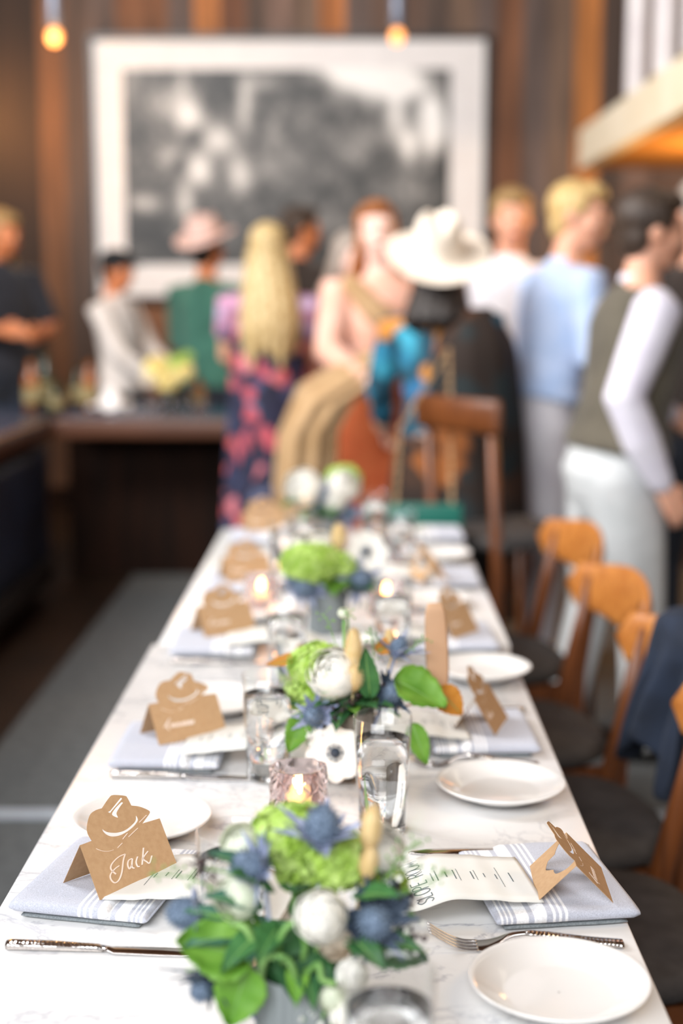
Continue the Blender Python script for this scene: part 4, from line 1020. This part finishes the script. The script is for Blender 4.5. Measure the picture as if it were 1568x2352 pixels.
M['bag'] = mat('teal_green_leather', '#1d6a5c', '#257a6a', 10, .4)
M['gold'] = mat('pale_gold_chain', '#d8b890', '#c8a070', 30, .3, metal=.7)
bg = empty('handbag', D(972, 1212, 4.45), 0, 'teal green leather handbag on long gold chain behind the table end', 'handbag')
MB().box((-.115, -.035, -.10), (.115, .035, .075)).build('bag_body', M['bag'], bg, mods=bevel(.018, 3))
MB().box((-.118, -.042, -.01), (.118, -.034, .08)).build('flap', M['bag'], bg, mods=bevel(.003))
MB().ell((0, -.045, .0), (.016, .004, .012)).build('clasp', M['gold'], bg)
def chain(par, a, b):
    mb = MB(); a, b = Vector(a), Vector(b); n = int((b-a).length/.016)
    for i in range(n):
        c = a.lerp(b, (i+.5)/n); d_ = (b-a).normalized(); s_ = Vector((1, 0, 0)) if i % 2 else Vector((0, 1, 0))
        pts = [c + d_*.0105*math.cos(t) + s_*.006*math.sin(t) for t in [2*PI*k/8 for k in range(9)]]; mb.tube(pts, .0022, 5)
    mb.build('chain_strand', M['gold'], par)
top_ = D(1030, 800, 4.72) - Vector(bg.location); chain(bg, (.09, 0, .07), top_)
tl_ = D(918, 985, 4.5) - Vector(bg.location); chain(bg, (-.09, 0, .07), tl_); chain(bg, tl_, top_)

# ================================================================== PEOPLE
M['skin'] = mat('fair_skin', '#dfa284', '#e8b094', 8, .5, sss=.15)
M['skin_warm'] = mat('tanned_skin', '#c9794c', '#d88a5c', 8, .5, sss=.15)
M['skin_pink'] = mat('pale_skin', '#edc4b4', '#f2cfc2', 8, .5, sss=.15)
M['lip'] = mat('lips', '#b0574e', None, 8, .4); M['eye'] = mat('eye', '#2a211c', None, 8, .2)
def hair_mat(n, a, b): return mat(n, a, b, 20, .5, stretch=(6, 6, 1), bump=.4, bscale=30)
M['blond'] = hair_mat('blond_hair', '#b08a4c', '#e0c48a'); M['longblond'] = hair_mat('long_blond_hair', '#97783f', '#dcc594'); M['auburn'] = hair_mat('auburn_hair', '#7c4521', '#a5662f')
M['brown_hair'] = hair_mat('brown_hair', '#2c2019', '#4a3a2e'); M['lightbrown'] = hair_mat('light_brown_hair', '#8a6a44', '#b3935f'); M['dark_hair'] = hair_mat('dark_hair', '#120c08', '#241710'); M['greyhair'] = hair_mat('greying_hair', '#8c7f74', '#b5aaa0')
def cloth(n, a, b=None, sc=10): return mat(n, a, b or a, sc, .9, bump=.15, bscale=25, sheen=.15)

def person(label, px, Y, yaw, H, skin='skin', hair=None, hairlen=0, lean=(0, 0), armL=None, armR=None, hw=1.0, top=None, sleeve=None, sleeve_len=1.0, hem=.90, bottom=None, skirt=None, girth=1.0,
           head=(0, 0, 0), stride=(0, 0), extra=None, shirt_in=None, low=False, vox=.0085, hx=0.0, group=None):
    k = H/1.75; X = (px-815)/FPX*Y
    o = empty('person', (X, Y, 0), yaw, label, 'person', group)
    hip = Vector((0, 0, .93))
    RL = Matrix.Rotation(lean[0], 3, 'X') @ Matrix.Rotation(lean[1], 3, 'Y')    # +x lean: backwards, -: ... forward is -y
    def L(p):
        p = Vector(p)
        if p.z > .93: p = hip + RL @ (p - hip)
        return p*k
    Hc = Vector((0, -.015, 1.635)); HR = Euler(head).to_matrix(); nk = Vector((0, .012, 1.50))
    def Hd(p): return L(nk + HR @ (Vector(p) + Hc - nk))
    g = girth; b = MB(); sd = RL @ Vector((1, 0, 0))
    spine = [(0, 0, .84), (0, 0, .93), (0, 0, 1.03), (0, -.005, 1.12), (0, -.01, 1.25), (0, 0, 1.36), (0, .008, 1.43), (0, .01, 1.465)]
    rx = [.145, .165, .150, .138, .158, .172, .145, .075]; ry = [.09, .108, .098, .092, .105, .105, .085, .06]
    b.tube([L(p) for p in spine], [r*g*k for r in rx], 20, ry=[r*g*k for r in ry], side=sd, roundends=True)
    b.tube([L((0, .01, 1.43)), L(nk), Hd((0, .012, -.06))], [.066*k, .056*k, .055*k], 12, roundends=True)
    # head: skull, face, jaw, nose, ears, chin
    def he(c, r): b.ell(Hd(c), tuple(x*k for x in r), 18, 14, RL @ HR)
    he((0, .012, .035), (.077, .095, .092)); he((0, -.018, -.005), (.066, .078, .098)); he((0, -.035, -.075), (.043, .045, .036)); he((0, -.094, .012), (.012, .018, .026)); he((0, -.100, -.006), (.015, .016, .011))
    for s in (-1, 1):
        he((s*.078, .015, .0), (.010, .020, .030)); he((s*.033, -.080, .036), (.024, .014, .008)); he((s*.04, -.062, -.02), (.024, .022, .022))
    he((0, -.088, -.045), (.026, .014, .006)); he((0, -.084, -.058), (.022, .013, .007))
    # arms
    arms = {}
    for s, A_ in ((-1, armL), (1, armR)):
        sh = Vector((s*.185*g**.5, .01, 1.415)); A_ = A_ or ((s*.235, .03, 1.13), (s*.245, -.03, .88))
        el, wr = Vector(A_[0]), Vector(A_[1]); arms[s] = (sh, el, wr)
        b.tube([L(sh + Vector((-s*.05, 0, .0))), L(sh), L(sh.lerp(el, .4)), L(el), L(el.lerp(wr, .3)), L(wr)], [.05*k, .056*k, .048*k, .040*k, .041*k, .027*k], 14, roundends=True)
        # hand: palm, four fingers, thumb
        d = (wr - el).normalized(); pn = Vector((s, 0, 0)); pn = (pn - d*pn.dot(d)); pn = pn.normalized() if pn.length > .1 else Vector((0, 0, 1)); sdv = d.cross(pn).normalized()
        pal = wr + d*.05
        b.tube([L(wr), L(wr + d*.03), L(wr + d*.085)], [.024*k, .036*k, .040*k], 12, ry=[.02*k, .016*k, .013*k], side=RL @ sdv, roundends=True)
        for f_ in range(4):
            q = wr + d*.085 + sdv*(.030 - .020*f_); l = [.068, .078, .072, .056][f_]
            b.tube([L(q - d*.02), L(q + d*l*.4), L(q + d*l*.75 - pn*l*.2), L(q + d*l*.9 - pn*l*.5)], [.0098*k, .0094*k, .0088*k, .0075*k], 8, roundends=True)
        fs = 1 if (sdv.y < 0) else -1
        q = wr + d*.03 + sdv*.03*fs; b.tube([L(q - sdv*.012*fs), L(q + d*.025 + sdv*.018*fs - pn*.01), L(q + d*.055 + sdv*.020*fs - pn*.022)], [.013*k, .011*k, .009*k], 8, roundends=True)
    legs = {}
    for s in (-1, 1):
        st_ = stride[0] if s < 0 else stride[1]
        hp, kn, an = Vector((s*.088, 0, .90)), Vector((s*.10, -.02 + st_*.5, .48)), Vector((s*.10, .02 + st_, .08)); legs[s] = (hp, kn, an)
        b.tube([hp*k, hp.lerp(kn, .4)*k, kn*k, kn.lerp(an, .3)*k, an*k], [.088*g*k, .078*g*k, .056*k, .055*k, .036*k], 14, roundends=True)
    b.build('body', M[skin], o, mods=remesh(vox, 5))
    for s in (-1, 1):
        an = legs[s][2]; fb = MB(); fb.tube([(an + Vector((0, .045, -.045)))*k, (an + Vector((0, .0, -.035)))*k, (an + Vector((0, -.09, -.048)))*k, (an + Vector((0, -.17, -.058)))*k], [.034*k, .042*k, .046*k, .034*k], 12, ry=[.032*k, .045*k, .03*k, .02*k], side=(1, 0, 0), roundends=True)
        fb.build('shoe', M['shoe'], o)
        e_ = MB(); e_.ell(Hd((s*.031, -.0835, .018)), (.0105*k, .006*k, .0055*k), 10, 8, RL @ HR); e_.build('eye', M['eye'], o)
    lp = MB(); lp.ell(Hd((0, -.099, -.051)), (.023*k, .005*k, .0065*k), 12, 8, RL @ HR); lp.build('lips', M['lip'], o)
    if hair:
        h = MB(); h.ell(Hd((0, .028, .052)), (.087*k, .092*k, .090*k), 20, 16, RL @ HR)
        h.ell(Hd((0, -.045, .095)), (.066*k, .05*k, .038*k), 14, 10, RL @ HR)
        for s in (-1, 1): h.ell(Hd((s*.068, .01, .05)), (.02*k, .055*k, .055*k), 12, 10, RL @ HR)
        h.ell(Hd((0, .055, -.01)), (.07*k, .05*k, .07*k), 14, 10, RL @ HR)
        if hairlen:
            for j in range(9):
                a = (j/8-.5)*PI*1.15; x0, y0 = math.sin(a)*.072*hw, .02 + math.cos(a)*.075
                pts = [Hd((x0*.8, y0*.9, .06)), Hd((x0*1.1, y0+.01, -.06)), L((x0*1.45, y0*1.0+.055, 1.50 - hairlen*.35)), L((x0*1.35, y0*.9+.06, 1.50 - hairlen*(.9 + .1*math.cos(j*2))))]
                h.tube(smooth2([tuple(p) for p in pts], 4), [.026*k]*9 + [.030*k, .026*k, .02*k, .012*k], 10, roundends=True)
        h.build('hair', M[hair], o, mods=remesh(.008, 3))
    if top:
        t = MB(); e = .012; hs = hem
        sp = [(0, 0, hs), (0, 0, max(hs+.03, .95)), (0, 0, 1.04), (0, -.005, 1.12), (0, -.01, 1.25), (0, 0, 1.36), (0, .008, 1.425), (0, .012, 1.468)]
        t.tube([L(p) for p in sp], [(r*g + e)*k for r in [.186, .184, .166, .152, .168, .178, .150, .075]], 24, ry=[(r*g + e)*k for r in [.122, .122, .110, .102, .110, .108, .088, .062]], side=sd)
        t.tube([L((0, .01, 1.44)), L((0, .012, 1.495))], [.075*k, .066*k], 14)
        if sleeve is None or sleeve == top:
            for s in (-1, 1):
                sh, el, wr = arms[s]; en = wr if sleeve_len >= 1 else (sh.lerp(el, sleeve_len*2) if sleeve_len < .5 else el.lerp(wr, sleeve_len*2-1))
                pts = [sh + Vector((-s*.06, 0, 0)), sh, sh.lerp(el, .5)] + ([el, el.lerp(en, .5), en] if sleeve_len >= .5 else [en]); n_ = len(pts)
                t.tube([L(p) for p in pts], [x*k for x in ([.055, .072, .064, .058, .054, .042] if n_ == 6 else [.055, .072, .066, .062])], 14, roundends=n_ == 6)
        t.build('top_garment', M[top], o, mods=remesh(.0095, 4))
        if sleeve and sleeve != top:
            for s in (-1, 1):
                u = MB(); sh, el, wr = arms[s]
                u.tube([L(p) for p in (sh + Vector((-s*.03, 0, .0)), sh, sh.lerp(el, .5), el, el.lerp(wr, .5), wr)], [x*k for x in (.062, .074, .068, .062, .058, .038)], 18, roundends=True)
                u.build('shirt_sleeve', M[sleeve], o, mods=remesh(.009, 4))
            MB().tube([L((0, .01, 1.45)), L((0, .014, 1.51))], [.070*k, .062*k], 16).build('shirt_collar', M[sleeve], o)
    if bottom:
        t = MB(); t.tube([L((0, 0, 1.03)), L((0, 0, .96)), Vector((0, .005, .90))*k, Vector((0, .005, .83))*k], [(x*g + .014)*k for x in (.150, .164, .166, .150)], 22, ry=[(x*g + .014)*k for x in (.100, .106, .118, .10)], side=(1, 0, 0), roundends=False)
        for s in (-1, 1):
            hp, kn, an = legs[s]; t.tube([(hp + Vector((0, .005, 0)))*k, hp.lerp(kn, .4)*k, kn*k, kn.lerp(an, .5)*k, (an + Vector((0, 0, .0)))*k], [(.094*g + .012)*k, (.082*g + .012)*k, .072*k, .066*k, .062*k], 18, roundends=True)
        t.ell(Vector((0, .01, .83))*k, (.13*g*k, .10*g*k, .10*k), 16, 12)
        t.build('trousers', M[bottom], o, mods=remesh(.010, 4))
        bt = MB().tube([L((0, 0, .995)), L((0, 0, 1.03))], [(.160*g + .014)*k]*2, 28, ry=[(.106*g + .014)*k]*2, side=sd).build('belt', M['belt'], o)
    if skirt:
        mname, z0, z1, r0, r1 = skirt; sk = MB(); rings = []
        for i in range(15):
            u = i/14; z = z0 + (z1-z0)*u; rr = r0 + (r1-r0)*u**.8
            rings.append([L((rr*1.25*(1 + .05*u*math.sin(9*a))*math.cos(a), rr*.95*(1 + .05*u*math.sin(9*a))*math.sin(a), z)) for a in [2*PI*j/72 for j in range(72)]])
        sk.rings(rings, False).build('skirt', M[mname], o, mods=solid(.004))
    if extra: extra(o, L, Hd, k, RL @ HR)
    return o
M['shoe'] = mat('dark_leather_shoe', '#1c1613', '#2a201a', 10, .4); M['belt'] = mat('brown_belt', '#4a382c', '#5c4636', 10, .5)
def hat_on(o, Hd, k, rot, crown_m, brim=.16, tilt=.0, h=.12, name='hat', up=.02, z=.075, cr=.09, band=None):
    """felt hat: curled brim, pinched crown"""
    c = Hd((0, .01, z)); rr = rot @ Matrix.Rotation(tilt, 3, 'X'); mb = MB(); n = 48; rings = []
    for (r, zz, t) in [(cr*k, .0, 0), (brim*k*.7, -.004, .3), (brim*k, .0, 1), (brim*k, .004, 1), (brim*k*.7, .002, .3), (cr*k*1.02, .006, 0), (cr*k*.99, h*.5*k, 0), (cr*k*.88, h*.85*k, 0), (cr*k*.70, h*k, 0), (cr*k*.35, h*.93*k, 0), (.002, h*.86*k, 0)]:
        ring = []
        for j in range(n):
            a = 2*PI*j/n; x = r*math.cos(a); y = r*1.12*math.sin(a); z_ = zz + t*up*(math.cos(a)**2)*1.6 - t*.008*math.sin(a)**2
            if zz > h*.8*k: z_ -= .028*k*math.exp(-(x/(.03*k))**2); 
            if zz > h*.5*k and y < 0: x *= 1 - .25*min(1, -y/(cr*k))
            ring.append(c + rr @ Vector((x, y, z_)))
        rings.append(ring)
    ho = mb.rings(rings, True).build(name, M[crown_m], o, mods=lambda q: (q.modifiers.new('sub', 'SUBSURF')))
    if band:
        MB().rings([[c + rr @ Vector((cr*k*1.035*math.cos(2*PI*j/n), cr*k*1.16*math.sin(2*PI*j/n), zz)) for j in range(n)] for zz in (.006, .028)], False).build('hat_band', M[band], ho)
    return ho

# cloths
M['vest'] = cloth('olive_grey_vest', '#524c40', '#625b4d'); M['white_shirt'] = cloth('white_lilac_shirt', '#dcd6e4', '#e8e4ee'); M['lt_trousers'] = cloth('pale_grey_trousers', '#c3c6c6', '#d2d4d4'); M['wt_trousers'] = cloth('off_white_trousers', '#c9c4ca', '#d8d4d8')
M['blue_shirt'] = cloth('light_blue_shirt', '#a9c0e4', '#bccdec'); M['white2'] = cloth('white_cotton', '#e6e6ee', '#f0f0f4'); M['green_jacket'] = cloth('green_velvet_jacket', '#2c5a4c', '#3c6e5e'); M['navy'] = cloth('navy_trousers', '#141a26'); M['dark_suit'] = cloth('dark_brown_suit', '#2a211c', '#352a24')
M['black_cloth'] = cloth('black_shirt', '#14151c', '#1d1f28'); M['cream_shirt'] = cloth('cream_white_shirt', '#d8cfc8', '#e4dcd6'); M['pink_blouse'] = cloth('blush_pink_blouse', '#e0a890', '#ecbca8'); M['orange_skirt'] = cloth('burnt_orange_skirt', '#b8542a', '#cf6c3c'); M['tan_coat'] = cloth('camel_tan_coat', '#a8865c', '#bb9a72')
M['dark_shawl'] = blotch_mat('dark_brown_patterned_shawl', ['#24170f', '#3a2416', '#7a441c', '#2a1a12', '#1a2426', '#4a2c18', '#8c5020'], 8)
M['teal_pattern'] = blotch_mat('teal_and_orange_patterned_silk', ['#1a4658', '#2a7fa0', '#d08a3c', '#2f6f9c', '#e0b49a', '#1d5c74', '#c88438', '#3a9ab4'], 12)
M['floral'] = blotch_mat('navy_floral_dress', ['#22243c', '#b8525e', '#2c3050', '#c9747c', '#3c4464', '#1e1f33', '#c0585a', '#5c6480'], 17, stretch=(1, 1, .8))
M['floral_top'] = blotch_mat('pink_floral_bodice', ['#b88aa8', '#d498b4', '#c8b0d0', '#c87088', '#5a5878'], 14)
M['felt_cream'] = mat('cream_felt', '#e6d8c6', '#efe4d6', 12, .9); M['felt_pink'] = mat('blush_felt', '#d8b4a8', '#e4c4ba', 12, .9); M['felt_black'] = mat('black_cap_cloth', '#101418', '#181d22', 12, .9); M['hat_ribbon'] = mat('brown_hat_band', '#8a6238', '#9a7244', 12, .7)

# man in vest, back turned, nearest on the right
person('man seen from behind in olive-grey vest, white sleeves and pale grey trousers', 1412, 4.3, R(97), 1.71, 'skin', 'brown_hair', lean=(R(8), R(0)), head=(R(-6), 0, R(6)), top='vest', sleeve='white_shirt', hem=.97, bottom='lt_trousers', girth=1.18,
       armL=((-.24, .08, 1.14), (-.24, -.07, .90)), armR=((.24, -.05, 1.16), (.20, -.22, 1.1)), vox=.0075, stride=(-.10, .10))
# blond man in blue shirt
person('blond man in light blue shirt and off-white trousers leaning right, profile', 1232, 5.3, R(110), 1.82, 'skin', 'blond', lean=(R(12), R(0)), head=(R(-6), 0, R(-38)), top='blue_shirt', hem=.99, bottom='wt_trousers', girth=1.05,
       armL=((-.24, -.03, 1.16), (-.20, -.24, 1.1)), armR=((.24, -.04, 1.16), (.18, -.24, 1.12)), stride=(.02, -.08))
person('smiling man with sandy hair and white shirt behind the cream hat', 1166, 6.4, R(8), 1.86, 'skin', 'lightbrown', head=(R(4), 0, R(-5)), top='white2', bottom='navy', armL=((-.26, -.02, 1.16), (-.22, -.22, 1.05)))
person('man in dark jacket cut off by the right border', 1600, 4.95, R(180), 1.80, 'skin', 'greyhair', top='dark_suit', bottom='navy', girth=1.1)
# woman in cream hat
def hatlady(o, L, Hd, k, rot):
    hat_on(o, Hd, k, rot, 'felt_cream', .205, R(-28), .17, 'wide_brim_hat', up=.012, z=.05, cr=.095, band='hat_ribbon')
    # shawl over the right shoulder side
    s = MB(); rings = []
    for i in range(16):
        u = i/15; z = 1.475 - .925*u**1.25; g_ = min(1, .25 + 3.2*u) ** .6
        rings.append([L((-.12 + (.15 + .05*u)*g_*math.cos(a) + .01*math.sin(7*a), .03 + (.16 + .03*u)*g_*math.sin(a), z)) for a in [2*PI*j/40 for j in range(40)]])
    s.rings(rings, False).build('shawl', M['dark_shawl'], o, mods=solid(.006))
person('woman in wide cream hat, teal and orange patterned top and dark shawl', 1026, 5.1, R(165), 1.615, 'skin_pink', 'dark_hair', .10, lean=(0, R(3)), head=(R(-2), 0, R(20)), top='teal_pattern', hem=.86, skirt=('dark_shawl', 1.0, .28, .15, .22), girth=.98,
       armL=((-.22, -.02, 1.14), (-.13, -.2, .98)), armR=((.27, -.06, 1.18), (.30, -.22, 1.02)), extra=hatlady)
# floral dress woman
person('woman with long blond hair in navy and pink floral dress, back turned', 618, 6.2, R(188), 1.70, 'skin', 'longblond', .36, hw=1.05, top='floral_top', hem=1.12, sleeve_len=.3, skirt=('floral', 1.30, .06, .125, .185), girth=.80,
       armL=((-.18, -.10, 1.18), (-.06, -.24, 1.12)), armR=((.18, -.10, 1.18), (.06, -.24, 1.10)), head=(0, 0, R(-10)))
person('man with warm toned face in dark suit behind the blond woman', 686, 8.5, R(150), 1.91, 'skin_warm', 'brown_hair', head=(R(0), 0, R(-35)), top='dark_suit', bottom='navy')
def coat_arm(o, L, Hd, k, rot):
    def f(u, v):
        x = -.02 - .44*u; z = 1.16 - .06*u - 1.0*max(0, u-.55)*0
        return (0, 0, 0)
    s = MB(); rings = []
    for (x, y, z, rx_, ry_) in [(.17, -.14, 1.24, .07, .05), (.02, -.24, 1.18, .10, .07), (-.14, -.28, 1.12, .11, .07), (-.29, -.28, 1.03, .12, .07), (-.36, -.28, .88, .115, .07), (-.37, -.27, .70, .12, .06), (-.36, -.27, .54, .125, .055), (-.34, -.27, .44, .11, .05)]:
        rings.append([Vector((x + rx_*(1 + .1*math.sin(6*a))*math.cos(a), y + ry_*math.sin(a)*(1 + .25*math.sin(8*a)), z + rx_*.35*math.sin(a)*(z > 1.0)))*k for a in [2*PI*j/40 for j in range(40)]])
    s.rings(rings, True).build('coat_over_arm', M['tan_coat'], o)
    MB().tube([L((-.14, -.06, 1.44)), L((-.06, -.10, 1.34)), L((.04, -.12, 1.26)), L((.12, -.10, 1.14))], [.04*k, .05*k, .06*k, .05*k], 12, roundends=True).build('scarf', M['tan_coat'], o)
person('laughing auburn haired woman in blush blouse and burnt orange skirt, camel coat over her arm', 874, 5.84, R(14), 1.77, 'skin_pink', 'auburn', .22, lean=(R(0), R(0)), head=(R(-6), R(-6), R(-10)), top='pink_blouse', hem=.98, skirt=('orange_skirt', 1.06, .25, .145, .26), girth=.95,
       armL=((-.24, -.10, 1.18), (-.16, -.30, 1.08)), armR=((.25, -.05, 1.16), (.14, -.24, 1.1)), extra=coat_arm)
person('pale older person partly hidden between the man in the suit and the auburn haired woman', 797, 6.55, R(15), 1.68, 'skin_pink', 'greyhair', .05, top='pink_blouse', bottom='dark_suit', head=(R(8), 0, R(20)))
# fedora man in green
person('man in blush fedora and green velvet jacket standing behind the bar', 480, 7.98, R(150), 1.77, 'skin_warm', 'dark_hair', head=(R(-6), R(0), R(0)), top='green_jacket', bottom='navy', girth=1.05,
       armL=((-.22, -.06, 1.15), (-.12, -.26, 1.08)), armR=((.22, -.02, 1.14), (.16, -.22, 1.02)), extra=lambda o, L, Hd, k, rot: hat_on(o, Hd, k, rot, 'felt_pink', .165, R(-14), .13, 'fedora_hat', up=.01, cr=.092, band='felt_black'))
def cap_on(o, L, Hd, k, rot):
    m = MB(); c = Hd((0, .015, .07)); m.ell(c, (.095*k, .105*k, .075*k), 20, 14, rot); m.build('cap', M['felt_black'], o)
    MB().rings([[c + rot @ Vector((.075*k*math.cos(a), -.09*k - .07*k*t*abs(math.sin(a)), -.01*k - .012*t + zz)) for a in [PI*j/14 for j in range(15)]] for t, zz in ((0, 0), (1, 0), (1, .005), (0, .005))], False, closed=False).build('cap_peak', M['felt_black'], o)
person('person in black cap and cream-white shirt behind the bar', 286, 8.3, R(70), 1.66, 'skin_warm', 'dark_hair', lean=(R(-6), 0), head=(R(12), 0, 0), top='cream_shirt', bottom='navy', extra=cap_on, armL=((-.2, -.10, 1.14), (-.12, -.26, .96)), armR=((.21, -.10, 1.14), (.16, -.28, .98)))
person('bartender in black shirt at the left border, hands together', 6, 8.2, R(30), 1.88, 'skin_warm', 'lightbrown', .1, lean=(R(-4), 0), head=(R(14), 0, R(25)), top='black_cloth', sleeve_len=.45, bottom='navy', girth=1.0,
       armL=((-.26, -.06, 1.14), (-.08, -.26, 1.12)), armR=((.27, -.04, 1.14), (.13, -.27, 1.10)))
# yellow-green flowers on the bar
fb_ = empty('flower_bouquet', D(392, 915, 7.35), 0, 'yellow and lime flower bouquet in a dark pot on the bar', 'flowers')
fb_.location.z = .831
MB().lathe([(.001, 0), (.06, 0), (.075, .09), (.07, .09), (.055, .01), (.001, .01)], 28).build('pot', M['black'], fb_)
M['yellow'] = mat('yellow_rose', '#e6cf7a', '#f2e0a0', 20, .7)
for (x, z, r, m_) in [(-.06, .21, .068, 'yellow'), (.03, .24, .04, 'hyd'), (.07, .20, .05, 'yellow'), (-.01, .16, .06, 'yellow'), (.09, .27, .03, 'hyd'), (-.1, .16, .045, 'cream_petal')]:
    mbq = MB(); c = Vector((x, -.02, z))
    for i in range(60):
        zz = 1 - 2*(i+.5)/60; a = i*2.4; q = math.sqrt(1-zz*zz); dd = Vector((q*math.cos(a), q*math.sin(a), zz)); m_petal(mbq, c + dd*r*.8, orient(dd) @ Matrix.Rotation(a, 3, 'Z'), r*.6, r*.6, .2, .3, 3, 2)
    bl_ = mbq.build('bloom', M[m_], fb_); MB().ell(c, r*.8).build('bloom_core', M[m_], bl_); MB().tube([c, (0, 0, .02)], .004).build('stem', M['stem'], bl_)
